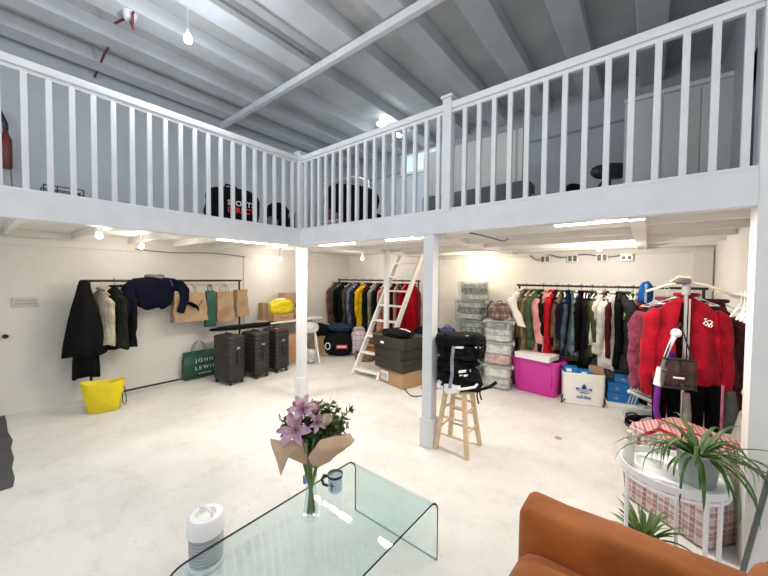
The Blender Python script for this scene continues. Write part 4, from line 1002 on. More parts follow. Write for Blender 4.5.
bm = NB(); tube(bm, [(.03, -.03, .70), (.035, -.04, .9), (.02, -.04, 1.05)], .006, 6)
# trousers below
trousers('black trousers hanging below the clear smoky handbag, left pair', (.15, 3.72, .92), R(8), (.012, .012, .014), .46, .22, 'black trousers under the red jacket', 31)
trousers('black trousers hanging right of the steamer pole', (.385, 3.76, .95), R(8), (.012, .012, .014), .50, .22, 'black trousers under the red jacket', 32)
bm = NB(); tube(bm, [(0, 0, 0), (.01, 0, -.2), (-.005, 0, -.45)], [.02, .028, .022], 10); o = obj('grey_scarf', bm, fabric((.40, .37, .34))); o.location = (.265, 3.62, .78); tag(o, 'grey-beige scarf hanging between the two pairs of black trousers', 'scarf')
bm = NB(); tube(bm, [(0, 0, 0), (.02, 0, -.16), (.0, 0, -.34)], [.05, .055, .04], 12); o = obj('grey_fur_scarf', bm, mat('grey_fur', (.10, .095, .09), .95, bump=1, b_scale=25)); o.location = (.52, 3.84, .80); tag(o, 'dark grey furry piece hanging at the far right below the maroon fur coat', 'scarf')
bm = NB(); tube(bm, [(0, 0, 0), (0, 0, -.36)], .009, 8); o = obj('pink_belt', bm, fabric((.60, .25, .38))); o.location = (.475, 3.66, .88); tag(o, 'thin pink belt hanging beside the right black trousers', 'belt')

# wall rail on the right with white hangers
t = thing('wall_rail', 'pale clothes rail fixed along the right wall with white hangers', 'clothes rail', (XR-.09, 3.10, 1.59))
bm = NB(); tube(bm, [(0, 0, 0), (0, 1.8, 0)], .016, 10); obj('hanging_bar', bm, WHITE, t)
for y in (.03, 1.77):
    bm = NB(); tube(bm, [(0, y, 0), (.09, y, 0)], .014, 8); obj('bracket', bm, WHITE, t)
ys = [3.26, 3.36, 3.46, 3.58, 3.70]
hangers([(XR-.10, y) for y in ys], R(72), 'white hangers on the right wall rail', ['white hanger nearest the white pillar on the right wall rail', 'white hanger second from the white pillar', 'white hanger third from the white pillar', 'white hanger fourth from the white pillar', 'white hanger closest to the maroon fur coat'], WPLAS, 1.59)
PL = glassy('clear_film', (.93, .93, .93), gl=.9, ior=1.4, base=.18, rough=.2, diff=(.75, .75, .75))
t = thing('garment_cover', 'long clear plastic garment cover hanging on the right wall rail, reaching low', 'garment cover', (XR-.075, 3.34, 1.54), R(80))
bm = NB(); rs = []
for v in [0, .05, .15, .4, .7, 1]:
    rs.append([((.03+.05*min(1, v*6))*cos(a)*(1+.15*sin(4*a+v*5)), (.03+.02*v)*sin(a)*(1+.3*sin(5*a+v*7)), -.04-1.05*v) for a in [2*pi*k/24 for k in range(24)]])
loft(bm, rs, cap1=False); obj('film', bm, PL, t)

# ================================================================= CHECKED LAUNDRY BAGS
PLR = plaid_mat('red_plaid', (.58, .53, .50), [((.42, .10, .12), 13, .30, .1), ((.36, .01, .035), 4.2, .12, .6), ((.68, .65, .62), 26, .25, .4), ((.22, .17, .20), 13, .10, .8)])
t = thing('laundry_bag', 'big red and white checked laundry bag on the floor behind the white tray table', 'bag', (.265, 3.21, 0), R(-38))
bm = NB(); rs = []
for z, k in [(0, .93), (.02, 1.0), (.2, 1.04), (.42, 1.02), (.56, .97), (.60, .93)]:
    r = rrect(.285*k, .265*k, z*.97, .05, 7)
    rs.append([(x*(1+.05*noise.noise(Vector((x*5, y*5, z*7)))), y*(1+.06*noise.noise(Vector((x*5, y*5+9, z*7)))), z+(.02*noise.noise(Vector((x*6, y*6, 3))) if z > .5 else 0)) for x, y, z in r])
loft(bm, rs); obj('bag_body', bm, PLR, t, angle=50)
bm = NB(); tube(bm, [(-.25, .02, .605), (0, -.01, .612), (.25, .03, .605)], .006, 6); obj('zip', bm, fabric((.5, .04, .06)), t)
bm = NB(); tube(bm, [(-.13, -.30, .40), (-.12, -.32, .55), (-.05, -.22, .63), (.05, -.22, .63), (.12, -.32, .55), (.13, -.30, .40)], .012, 6); obj('handle', bm, fabric((.5, .04, .06)), t)

# ================================================================= TRAY TABLE WITH PLANT
TX, TY, TZ = .13, 2.43, .62
t = thing('tray_table', 'round white metal tray table on thin legs, holding the potted spider plant', 'table', (TX, TY, 0))
TW = mat('tray_white', (.82, .83, .84), .3)
RT = .235
bm = NB(); lathe(bm, [(.0005, TZ-.006), (RT, TZ-.006), (RT+.004, TZ+.035), (RT-.004, TZ+.035), (RT-.008, TZ), (.0005, TZ)], 48, cap_b=False); obj('tray', bm, TW, t)
bm = NB(); tube(bm, [((RT-.008)*cos(a), (RT-.008)*sin(a), TZ-.025) for a in [2*pi*k/40 for k in range(40)]], .009, 8, closed=True); obj('ring', bm, TW, t)
for a in (R(212), R(302), R(320), R(80)):
    bm = NB(); tube(bm, [((RT-.005)*cos(a), (RT-.005)*sin(a), 0), ((RT-.005)*cos(a), (RT-.005)*sin(a), TZ-.005)], .010, 8); obj('leg', bm, TW, t)
# pot + plant
POT = mat('grey_green_pot', (.34, .39, .36), .5, n_scale=6, n_amt=.15)
px0, py0 = TX+.10, TY-.035
t = thing('plant_pot', 'grey-green plastic pot of a trailing spider plant on the white tray table', 'plant pot', (px0, py0, TZ+.001))
bm = NB(); lathe(bm, [(.066, 0), (.072, .01), (.088, .15), (.094, .152), (.094, .175), (.088, .176), (.084, .15), (.08, .145)], 30); obj('pot_body', bm, POT, t)
bm = NB(); lathe(bm, [(.001, .15), (.082, .148)], 24, cap_b=False); obj('soil', bm, mat('soil', (.05, .035, .025), .95, bump=1), t)
def leaves_bm(n, L0, L1, w, seed, up=(.35, 1.3), droop=1.0, spreadz=0, c=(0, 0, 0), az=None):
    rnd = random.Random(seed); bm = NB()
    for i in range(n):
        a = rnd.uniform(0, 2*pi) if az is None else rnd.choice(az)+rnd.gauss(0, .35); L = rnd.uniform(L0, L1); el = rnd.uniform(*up); ww = w*rnd.uniform(.7, 1.15)
        p = Vector(c)+Vector((cos(a)*.02, sin(a)*.02, 0)); N = 11; seg = L/N; e = el; row = []; bend = droop*rnd.uniform(.6, 1.5)*2.6/N; tw = rnd.uniform(-.03, .03); aa = a
        for k in range(N+1):
            v = k/N; half = ww*(math.sin(pi*(v*.86+.10)))**.7*.5*(1-v*.25)
            if k == N: half = .0008
            d = Vector((cos(aa)*cos(e), sin(aa)*cos(e), sin(e))); side = Vector((-sin(aa), cos(aa), 0)); nrm = side.cross(d)
            row.append((p-side*half+nrm*half*.35, p.copy(), p+side*half+nrm*half*.35))
            p = p+d*seg; e -= bend*(.4+v); e = max(e, -1.45); aa += tw
        V = [[bm.verts.new(q) for q in r] for r in row]
        for A, B in zip(V, V[1:]):
            bm.faces.new((A[0], A[1], B[1], B[0])); bm.faces.new((A[1], A[2], B[2], B[1]))
    bmesh.ops.solidify(bm, geom=bm.faces[:], thickness=.0012)
    return bm
LEAF = mat('leaf_green', (.14, .24, .07), .45, col2=(.07, .15, .035), n_scale=12)
LEAF2 = mat('leaf_pale', (.26, .36, .12), .45, col2=(.12, .22, .05), n_scale=12)
t = thing('spider_plant', 'green spider plant with long arching leaves in the grey-green pot', 'plant', (px0, py0, TZ+.155))
obj('foliage', leaves_bm(46, .18, .36, .022, 5, (.1, 1.3), 1.15), LEAF, t, angle=80)
obj('trailing_leaves', leaves_bm(13, .34, .50, .020, 8, (.2, .7), .9, az=[-.3, -.9, .1, 3.3]), LEAF, t, angle=80)
obj('pale_leaves', leaves_bm(16, .16, .32, .020, 18, (.3, 1.2), 1.1), LEAF2, t, angle=80)
t = thing('bottle', 'small white squeeze bottle at the back of the white tray table', 'bottle', (TX-.195, TY-.02, TZ))
bm = NB(); lathe(bm, [(.026, 0), (.028, .01), (.028, .12), (.02, .135)], 20, cap_t=True); obj('bottle_body', bm, mat('cream_plastic', (.78, .74, .64), .4), t)
bm = NB(); lathe(bm, [(.016, .134), (.014, .185), (.008, .19)], 16, cap_t=True); obj('cap', bm, mat('cream_cap', (.66, .60, .48), .4), t)
t = thing('clear_container', 'clear plastic tub beside the white bottle on the tray table', 'container', (TX-.10, TY+.06, TZ))
bm = NB(); loft(bm, [rrect(.06, .06, 0, .02), rrect(.075, .075, .13, .02), rrect(.08, .08, .135, .02)], cap1=False); obj('tub', bm, CLEAR, t, angle=30)
t = thing('potted_plant', 'smaller upright spiky plant on the floor between the sofa and the checked bag', 'plant', (.02, 2.55, 0))
bm = NB(); lathe(bm, [(.055, 0), (.075, .10), (.08, .10), (.08, .12), (.07, .12), (.065, .1)], 20, cap_t=True); obj('pot', bm, mat('terracotta', (.40, .20, .11), .8), t)
obj('foliage', leaves_bm(44, .14, .25, .024, 25, (.75, 1.5), .40, c=(0, 0, .10)), LEAF2, t, angle=80)

# board leaning by the pillar
t = thing('leaning_board', 'white board with a dark grey metal edge leaning at the bottom right corner', 'board', (.47, 2.62, 0))
a, b = at(766, 488, 'y', 2.55), at(744, 566, 'y', 2.66)
a = a-t.location; b = b-t.location; dv = (a-b); a = b+dv*1.6; b = b-dv*.25
bm = NB(); sd = Vector((.28, -.02, .06)); th = Vector((.0, .02, 0))
loft(bm, [[b, b+sd, b+sd+th, b+th], [a, a+sd, a+sd+th, a+th]]); obj('panel', bm, WPLAS, t, smooth=False)
bm = NB(); tube(bm, [b, a], .012, 8); obj('metal_edge', bm, mat('gunmetal', (.16, .17, .17), .35, .6), t)

# ================================================================= STOOL
cxs, cys, rzs = -1.455, 3.02, R(2)
t = thing('bar_stool', 'pale wooden bar stool with a ring of rungs, standing by the stool post', 'stool', (cxs, cys, 0), rzs)
hs = .61
bm = NB(); lathe(bm, [(.14, hs-.03), (.152, hs-.02), (.152, hs-.004), (.14, hs)], 30, cap_t=True); obj('seat', bm, WOOD, t)
ft, tp = .165, .095
for sx in (-1, 1):
    for sy in (-1, 1):
        bm = NB(); M = [(sx*ft, sy*ft, 0), (sx*tp, sy*tp, hs-.025)]
        def sq(p, w_): return [(p[0]-w_, p[1]-w_, p[2]), (p[0]+w_, p[1]-w_, p[2]), (p[0]+w_, p[1]+w_, p[2]), (p[0]-w_, p[1]+w_, p[2])]
        loft(bm, [sq(M[0], .019), sq(M[1], .019)]); obj('leg', bm, WOOD, t, smooth=False)
for z, sides in ((.16, 'fb'), (.22, 'lr'), (.33, 'fb'), (.40, 'lr'), (.45, 'fb')):
    k = ft+(tp-ft)*z/hs
    for s in (-1, 1):
        bm = NB()
        if sides == 'fb': tube(bm, [(-k, s*k, z), (k, s*k, z)], .011, 8)
        else: tube(bm, [(s*k, -k, z), (s*k, k, z)], .011, 8)
        obj('rung', bm, WOOD, t)
# pile of black bags on it
yaw = R(35)
def bagpiece(name, label, z, s, seed, dz=0, dx=0, dy=0, rz=yaw, amp=.10):
    t = thing(name, label, 'backpack' if name == 'backpack' else 'bag', (cxs+dx, cys+dy, z), rz, None)
    bm = NB(); blob(bm, (0, 0, s[2]*.93), (s[0], s[1], s[2]*1.12), seed, amp*1.5, 2.6, 4, 4.2, flat=.83); obj('bag_body', bm, BLACK, t)
    return t
HW = hs+.002
q = bagpiece('backpack', 'black backpack with white piping, lowest of the bags on the wooden stool', HW, (.20, .165, .088), 201, amp=.13)
bm = NB(); tube(bm, [(-.20, -.06, .02), (-.12, -.17, .05), (0, -.185, .04), (.12, -.175, .06), (.20, -.08, .11)], .013, 8); obj('white_piping', bm, PRINTW, q)
bm = NB(); tube(bm, [(.12, -.17, .02), (.26, -.16, .06), (.33, -.14, .10)], .016, 8); obj('strap', bm, BLACK, q)
for k, (x0, y0) in enumerate([(.20, .05), (.16, .0)]):
    bm = NB(); tube(bm, [(x0, y0, .16), (x0+.03, y0, .05), (x0+.02, y0, -.08), (x0+.035, y0-.01, -.14-.02*k)], .008, 6); obj('hanging_strap', bm, BLACK, q)
bm = NB(); blob(bm, (-.09, -.165, .035), (.065, .02, .04), 210, .4, 4, 3, 5); blob(bm, (-.19, -.08, .045), (.025, .05, .04), 211, .4, 4, 3, 5); obj('tissue_paper', bm, PRINTW, q)
q = bagpiece('backpack', 'black backpack with white stripes, second from the bottom on the wooden stool', HW+.168, (.165, .15, .070), 202, dx=-.02, rz=R(62), amp=.16)
bm = NB(); box(bm, -.10, .04, -.165, -.150, .02, .045, .004); box(bm, -.09, .03, -.165, -.150, -.02, -.0, .004); obj('white_stripes', bm, PRINTW, q)
q = bagpiece('backpack', 'black backpack with a white patch, third from the bottom on the wooden stool', HW+.302, (.20, .15, .070), 203, dx=.01, dy=.0, rz=R(28), amp=.14)
bm = NB(); blob(bm, (.16, -.10, .12), (.04, .025, .015), 212, .2, 3, 3, 3); blob(bm, (-.02, -.14, .125), (.05, .015, .010), 213, .2, 3, 3, 3); obj('white_patch', bm, PRINTW, q)
bm = NB(); tube(bm, [(-.07, -.165, .14), (-.085, -.19, .02), (-.08, -.20, -.12), (-.10, -.20, -.25)], .016, 8); obj('grey_strap', bm, fabric((.42, .44, .50)), q)
q = bagpiece('cap_bag', 'smooth black zipped bag with a tiny white emblem, topmost on the wooden stool', HW+.436, (.235, .155, .052), 204, rz=R(38), amp=.06)
bm = NB()
for dx in (-.018, 0, .018): blob(bm, (.03+dx, -.125, .085-.4*abs(dx)+dx*.6), (.011, .006, .017), 205, .05, 2, 2)
obj('emblem', bm, PRINTW, q)
bm = NB(); tube(bm, [(-.21, -.02, .04), (-.12, -.135, .045), (.05, -.152, .04), (.19, -.07, .045)], .007, 6); obj('zip', bm, fabric((.15, .15, .16)), q)

for i, pts in enumerate([[(-.16, -.13, .12), (-.19, -.16, .04), (-.20, -.15, -.10)], [(.10, -.16, .12), (.13, -.20, .02), (.16, -.19, -.12)], [(.19, -.05, .10), (.24, -.06, -.02), (.22, -.04, -.14)]]):
    bm = NB(); tube(bm, pts, .011, 8); obj('loop_strap', bm, BLACK, q)
# ================================================================= GLASS COFFEE TABLE
GX0, GX1, GY0, GY1, GZ, RC, TH = -1.63, -.95, .50, 1.72, .385, .085, .012
def glass_sheet_mat():
    m = glassy('bent_glass', (.905, .965, .968), gl=1.0, ior=1.6, rough=.005)
    return m
GLM = glass_sheet_mat(); GLE2 = mat('glass_edge_pale', (.42, .55, .53), .15); GLE = mat('glass_edge', (.16, .27, .25), .15, spec=.8)  # one glass; light in the left edge painted as a paler colour
prof = []
prof.append((GY0-.02, 0)); 
for i in range(9):
    a = pi-(pi/2)*i/8; prof.append((GY0+RC+RC*cos(a)-.02*(1-i/8), GZ-RC+RC*sin(a)))
for i in range(9):
    a = pi/2-(pi/2)*i/8; prof.append((GY1-RC+RC*cos(a), GZ-RC+RC*sin(a)))
prof.append((GY1, 0))
t = thing('coffee_table', 'bent clear glass coffee table made of one sheet with curved ends', 'coffee table', (0, 0, 0))
def offs(P, d):
    out = []
    for i, p in enumerate(P):
        a = Vector(P[max(i-1, 0)]); b = Vector(P[min(i+1, len(P)-1)]); n = (b-a).normalized(); out.append((p[0]+n.y*d, p[1]-n.x*d))
    return out
inn = offs(prof, TH)
bm = NB()
def strip(P, flip=False):
    A = [bm.verts.new((GX0, y, z)) for y, z in P]; B = [bm.verts.new((GX1, y, z)) for y, z in P]
    for i in range(len(P)-1):
        f = (A[i], A[i+1], B[i+1], B[i]); bm.faces.new(f if flip else f[::-1])
strip(prof); strip(inn, True)
obj('glass_sheet', bm, GLM, t, angle=60)
for gx, nm_ in ((GX0, 0), (GX1, 1)):
    bm = NB(); A = [bm.verts.new((gx, y, z)) for y, z in prof]; B = [bm.verts.new((gx, y, z)) for y, z in inn]
    fs = [bm.faces.new((A[i], B[i], B[i+1], A[i+1])) for i in range(len(prof)-1)]
    bmesh.ops.solidify(bm, geom=fs, thickness=.0015 if nm_ else -.0015)
    obj('polished_edge', bm, GLE if nm_ else GLE2, t, smooth=False)
for k in (0, -1):
    y = prof[k][0]; yi = inn[k][0]; bm = NB(); box(bm, GX0, GX1, min(y, yi), max(y, yi), 0, .0015); obj('foot_edge', bm, GLE, t, smooth=False)

# vase and bouquet
vx, vy = -1.41, 1.13
VG = glassy('vase_glass', (.93, .96, .96), gl=1, ior=1.5)
t = thing('vase', 'tall clear glass vase standing on the glass coffee table', 'vase', (vx, vy, GZ+.001))
bm = NB(); lathe(bm, [(.001, .004), (.044, 0), (.047, .01), (.042, .05), (.030, .12), (.028, .17), (.036, .24), (.033, .24), (.025, .17), (.027, .12), (.038, .05), (.04, .02), (.001, .015)], 32, cap_b=False); obj('vase_body', bm, VG, t)
bm = NB(); tube(bm, [(-.035, -.012, .18), (-.038, -.012, .22)], .010, 8); obj('blue_sticker', bm, mat('sticker_blue', (.03, .15, .5), .5), t)
t = thing('bouquet', 'bouquet of pink lilies and roses wrapped in brown kraft paper, in the glass vase', 'bouquet', (vx, vy, GZ+.03))
STEM = mat('stem_green', (.13, .20, .06), .6)
rnd = random.Random(4)
for i in range(16):
    a = i*2.4; r1 = .012+.012*(i % 3)/2; bm = NB(); tube(bm, [(r1*cos(a), r1*sin(a), .0), (.006*cos(a), .006*sin(a), .12), (.05*cos(a+.5), .05*sin(a+.5), .32), (.10*cos(a+.6), .10*sin(a+.6), .45)], .0045, 6); obj('stem', bm, STEM, t)
# view-facing horizontal axis of the bouquet
ex = Vector((cos(YAW), sin(YAW), 0)); ey = Vector((-sin(YAW), cos(YAW), 0))
def bp(px, py, dep=0): 
    c = Vector((vx, vy, 0)); d = fw*FPX + rt*(px-384) - up*(py-288); s = ((c-EYE).dot(f0)+dep)/d.dot(f0); q = EYE+d*s; return q-Vector((vx, vy, GZ+.03))
PINKL = mat('lily_pink', (.66, .34, .50), .55, col2=(.80, .62, .70), n_scale=18)
PINKR = mat('rose_pink', (.72, .32, .42), .6, col2=(.80, .52, .58), n_scale=20)
CREAMF = mat('cream_flower', (.80, .74, .58), .6)
def lily(c, r, axis, m):
    bm = NB(); ax = Vector(axis).normalized(); q = ax.to_track_quat('Z', 'Y').to_matrix()
    for k in range(6):
        a = k*pi/3+(.2 if k % 2 else 0); N = 7; rows = []
        for i in range(N+1):
            v = i/N; rad = r*v; z = r*.55*sin(v*pi*.62)-.18*r*v*v; hw = r*(.26 if k % 2 == 0 else .2)*sin(pi*(v*.9+.08))**.8 if i < N else .001
            d = Vector((cos(a), sin(a), 0)); s = Vector((-sin(a), cos(a), 0))
            rows.append([Vector(c)+q@(d*rad+s*w_*hw+Vector((0, 0, z-.12*r*abs(w_)*-1))) for w_ in (-1, 0, 1)])
        V = [[bm.verts.new(p) for p in rr_] for rr_ in rows]
        for A, B in zip(V, V[1:]):
            for j in range(2): bm.faces.new((A[j], A[j+1], B[j+1], B[j]))
    bmesh.ops.solidify(bm, geom=bm.faces[:], thickness=.0015)
    o = obj('lily_flower', bm, m, t, angle=80)
    bm = NB()
    for k in range(5):
        a = k*2*pi/5; tube(bm, [Vector(c)+q@Vector((0, 0, .1*r)), Vector(c)+q@Vector((cos(a)*.2*r, sin(a)*.2*r, .75*r))], .0016, 5)
    obj('stamens', bm, mat('stamen', (.30, .10, .04), .7), o)
def rose(c, r, m, name='rose'):
    bm = NB()
    for k in range(4):
        rr_ = r*(1-.22*k)
        for j in range(5):
            a = j*2*pi/5+k*.6; N = 4; grid = []
            for i in range(N+1):
                v = i/N; row = []
                for w_ in (-1, -.5, 0, .5, 1):
                    aa = a+w_*.75; rad = rr_*(.35+.65*sin(v*1.7)); row.append(Vector(c)+Vector((cos(aa)*rad, sin(aa)*rad, -r*.5+v*r*(1.15+.12*k)-.1*r*abs(w_))))
                grid.append(row)
            V = [[bm.verts.new(p) for p in row] for row in grid]
            for A, B in zip(V, V[1:]):
                for q in range(4): bm.faces.new((A[q], A[q+1], B[q+1], B[q]))
    bmesh.ops.solidify(bm, geom=bm.faces[:], thickness=.001)
    obj(name, bm, m, t, angle=80)
tc_ = (EYE-Vector((vx, vy, .9))).normalized()
lily(bp(297, 431, -.05), .098, tc_+Vector((-.3, -.2, .2)), PINKL)
lily(bp(303, 411, -.02), .080, tc_+Vector((0, 0, .6)), PINKL)
lily(bp(316, 423, -.06), .055, tc_+Vector((.3, .3, .1)), PINKL)
rose(bp(312, 410, .0), .042, PINKR); rose(bp(299, 406, .02), .036, PINKR); rose(bp(326, 421, -.05), .036, CREAMF, 'cream_rose'); rose(bp(318, 425, -.03), .018, mat('peach', (.75, .48, .30), .6), 'bud'); rose(bp(315, 452, -.08), .018, PINKR, 'bud'); rose(bp(301, 445, -.07), .018, PINKL, 'bud'); rose(bp(321, 455, -.09), .015, PINKR, 'bud')
GR = mat('filler_green', (.16, .22, .09), .6, col2=(.05, .09, .03), n_scale=20)
def sprig(base, tip, n, ls, seed, m=GR):
    rnd = random.Random(seed); bm = NB(); mid = (Vector(base)+Vector(tip))/2+Vector((rnd.uniform(-.02, .02), rnd.uniform(-.02, .02), .015)); tube(bm, [base, mid, tip], .0022, 5)
    for i in range(n):
        v = .25+.75*i/n; p = Vector(base).lerp(mid, v*2) if v < .5 else mid.lerp(Vector(tip), v*2-1)
        d = Vector((rnd.uniform(-1, 1), rnd.uniform(-1, 1), rnd.uniform(-.3, 1))).normalized(); s = d.cross(Vector((rnd.random(), rnd.random(), .3))).normalized()*ls*.28; e = p+d*ls
        vs = [bm.verts.new(x) for x in (p, p+d*ls*.45+s, e, p+d*ls*.45-s)]; bm.faces.new(vs)
    return bm
for i, (px, py, dd) in enumerate([(345, 418, .05), (352, 408, .08), (338, 405, .0), (332, 402, .05), (349, 427, .02), (320, 401, .1), (305, 398, .08), (288, 418, -.02), (279, 419, 0), (342, 432, -.02), (330, 412, .1), (325, 430, 0), (335, 425, 0), (300, 418, .05), (313, 432, .0), (309, 440, -.03), (322, 436, -.02), (318, 414, .04), (336, 416, .04), (344, 424, .04), (328, 404, .06), (312, 403, .06), (290, 424, .0), (284, 432, 0), (330, 440, -.04), (293, 408, .04)]):
    obj('leaf_spray', sprig(bp(314, 452), bp(px, py, dd), 34, .044, 300+i), GR, t, smooth=False)
# kraft wrap: flared sheet round the flowers
WR = [[], [], [], []]
bm = NB()
pts0 = [(307, 468), (310, 470), (314, 471), (318, 470), (321, 467)]
def patch(rows, dep):
    grid = []
    for r_, row in enumerate(rows):
        grid.append([bp(px, py, dep[r_][j] if isinstance(dep[r_], (list, tuple)) else dep[r_])+Vector((0, 0, .004*sin(j*2+r_))) for j, (px, py) in enumerate(row)])
    return grid
g1 = patch([[(307, 466), (309, 467), (311, 468), (313, 468)], [(297, 462), (301, 462), (305, 460), (309, 456)], [(288, 458), (292, 452), (298, 447), (307, 444)], [(281, 476), (283, 462), (283, 452), (291, 443)], [(280, 474), (277, 462), (271, 446), (270, 438)]], [-.02, [-.05, -.06, -.06, -.05], [-.10, -.11, -.09, -.08], [-.10, -.11, -.11, -.06], [-.10, -.10, -.08, -.05]])
g2 = patch([[(312, 468), (315, 467), (318, 467), (321, 464)], [(308, 458), (318, 462), (330, 461), (340, 452)], [(315, 448), (325, 450), (338, 451), (351, 446)], [(320, 440), (330, 438), (342, 437), (354, 442)], [(330, 436), (340, 434), (350, 434), (355, 440)]], [-.02, [-.08, -.09, -.07, -.04], [-.12, -.13, -.11, -.06], [-.10, -.10, -.08, -.03], [-.03, -.02, 0, .02]])
g3 = patch([[(308, 467), (312, 468), (317, 468), (321, 465)], [(290, 452), (300, 455), (325, 455), (345, 450)], [(283, 440), (300, 440), (325, 438), (352, 440)]], [.02, .07, [.08, .12, .12, .06]])
for g_ in (g1, g2, g3):
    V = [[bm.verts.new(p) for p in r] for r in g_]
    for A, B in zip(V, V[1:]):
        for j in range(len(A)-1): bm.faces.new((A[j], A[j+1], B[j+1], B[j]))
bmesh.ops.subdivide_edges(bm, edges=bm.edges[:], cuts=2, use_grid_fill=True, smooth=.6)
bmesh.ops.solidify(bm, geom=bm.faces[:], thickness=.0015)
obj('kraft_wrap', bm, mat('bouquet_kraft', (.62, .42, .28), .85, n_scale=8, n_amt=.12), t, angle=70)

# glass mug with dark handle
t = thing('glass_mug', 'small clear glass mug with a black handle and dark print, behind the vase', 'mug', (-1.475, 1.37, GZ+.001), R(20))
bm = NB(); lathe(bm, [(.001, .004), (.040, 0), (.044, .008), (.045, .10), (.042, .10), (.040, .012), (.001, .012)], 28, cap_b=False); obj('mug_body', bm, glassy('mug_glass', (.82, .86, .90), gl=1, ior=1.5, base=.15, diff=(.6, .68, .75)), t)
bm = NB(); tube(bm, [(-.042, -.01, .085), (-.07, -.015, .088), (-.082, -.018, .06), (-.072, -.015, .03), (-.044, -.01, .025)], .009, 10); obj('handle', bm, BLACKP, t)
bm = NB(); lathe(bm, [(.046, .088), (.047, .105), (.043, .108), (.02, .107), (.001, .107)], 24, cap_b=False); bmesh.ops.delete(bm, geom=[f for f in bm.faces if abs(f.calc_center_median().z-.1075) < .0012], context='FACES'); obj('rim_band', bm, BLACKP, t)
bm = NB(); box(bm, -.004, .004, -.0465, -.045, .02, .075); box(bm, -.018, .018, -.0462, -.044, .05, .058); obj('print', bm, mat('print_slate', (.06, .09, .13), .5), t)

# white appliance on the floor by the table
t = thing('fan_heater', 'small white drum-shaped appliance with ribbed grey sides beside the glass table', 'appliance', (-2.0, .83, 0), R(10))
bm = NB(); lathe(bm, [(.085, 0), (.095, .006), (.095, .03), (.088, .032)], 32, cap_t=True); obj('base', bm, WPLAS, t)
bm = NB(); pr = []
for i in range(27): z = .032+.165*i/26; pr.append((.091-(.012 if (i % 3 == 2) else 0)+.003*i/26, z))
lathe(bm, pr, 32, cap_t=True); obj('ribbed_grille', bm, mat('grille_grey', (.42, .43, .45), .4), t, angle=20)
bm = NB(); lathe(bm, [(.098, .198), (.102, .21), (.098, .285), (.085, .30), (.055, .302), (.05, .285), (.001, .285)], 32, cap_b=False); obj('top_housing', bm, WPLAS, t)
bm = NB(); tube(bm, [(-.055, .0, .295), (-.05, 0, .325), (0, 0, .335), (.05, 0, .325), (.055, 0, .295)], .009, 8); obj('handle', bm, WPLAS, t)

# ================================================================= SOFA
ORG = mat('rust_velvet', (.40, .115, .022), .75, n_scale=4, n_amt=.40, bump=.5, b_scale=10, sheen=.12, spec=.2)
t = thing('sofa', 'burnt orange velvet sofa cut off by the bottom right corner', 'sofa', (0, 0, 0))
def pad(name, x0, x1, y0, y1, z0, z1, r=.05, puff=0.0, rot=None, parent=None, pivot=None):
    bm = NB(); box(bm, x0, x1, y0, y1, z0, z1, r, 5)
    bmesh.ops.subdivide_edges(bm, edges=[e for e in bm.edges if e.calc_length() > .15], cuts=5, use_grid_fill=True)
    c = Vector(((x0+x1)/2, (y0+y1)/2, (z0+z1)/2)); s = Vector((x1-x0, y1-y0, z1-z0))/2
    for v in bm.verts:
        q = v.co-c; u = [max(0, 1-(abs(q[i])/s[i])**2) for i in range(3)]
        for i in range(3):
            j, k = [x for x in (0, 1, 2) if x != i]
            q[i] += (q[i]/s[i])*puff*u[j]*u[k]
        q += Vector((1, 1, 1))*.006*noise.noise(v.co*6)
        v.co = c+q+Vector((0, 0, .012*noise.noise(Vector((v.co.x*9, v.co.y*5, 2)))))
    o = obj(name, bm, ORG, parent or t, angle=60)
    if rot: 
        M = Matrix.Translation(pivot) @ rot.to_4x4() @ Matrix.Translation(-Vector(pivot)); o.data.transform(M)
    return o
SXF, SXB = -.43, .46
pad('far_arm', SXF+.03, .34, 1.40, 1.585, .10, .745, .05, .012)
pad('base', SXF+.03, .36, -.15, 1.41, .10, .30, .03)
pad('seat_cushion', SXF+.05, .28, .66, 1.395, .29, .635, .10, .02)
pad('seat_cushion', SXF+.05, .28, -.12, .65, .29, .635, .10, .02)
pad('backrest', .32, .47, -.15, 1.585, .10, .86, .07, .015)
pad('back_cushion', .24, .35, .70, 1.38, .62, .93, .07, .03)
for x in (SXF+.08, .36):
    for y in (-.05, 1.48):
        bm = NB(); tube(bm, [(x, y, 0), (x, y, .11)], [.016, .024], 12); obj('leg', bm, BLACKM, t)

# ================================================================= UPPER LOFT
ZF = 2.326
t = thing('holdall', 'large black sports bag with white and red lettering, upstairs against the left balustrade', 'bag', (-4.12, 2.07, ZF), R(82))
bm = NB(); blob(bm, (0, 0, .24), (.32, .17, .24), 401, .07, 1.8, 4, 3.2, flat=.98); obj('bag_body', bm, BLACK, t)
text('SPORTS', .088, PRINTW, t, (.03, -.19, .26), (RP, 0, 0), bold=.001); text('DIRECT', .088, mat('lettering_red', (.75, .03, .03), .5), t, (.03, -.19, .175), (RP, 0, 0), bold=.003)
bm = NB(); tube(bm, [(-.12, -.03, .44), (-.10, -.03, .51), (.02, -.02, .50), (.05, -.03, .45)], .012, 6); obj('handle', bm, BLACK, t)
t = thing('rucksack', 'black and grey rucksack upstairs between the lettered bag and the corner newel', 'bag', (-4.15, 2.72, ZF), R(70))
bm = NB(); blob(bm, (0, 0, .20), (.15, .14, .21), 403, .15, 2.2, 4, 2.8, flat=.98); obj('bag_body', bm, BLACK, t)
bm = NB(); blob(bm, (-.10, -.12, .11), (.08, .04, .09), 404, .2, 3, 3); obj('grey_pocket', bm, fabric((.35, .35, .37)), t)
t = thing('bin_bag', 'shiny black bag upstairs right beside the corner newel', 'bag', (-4.12, 3.05, ZF), R(50))
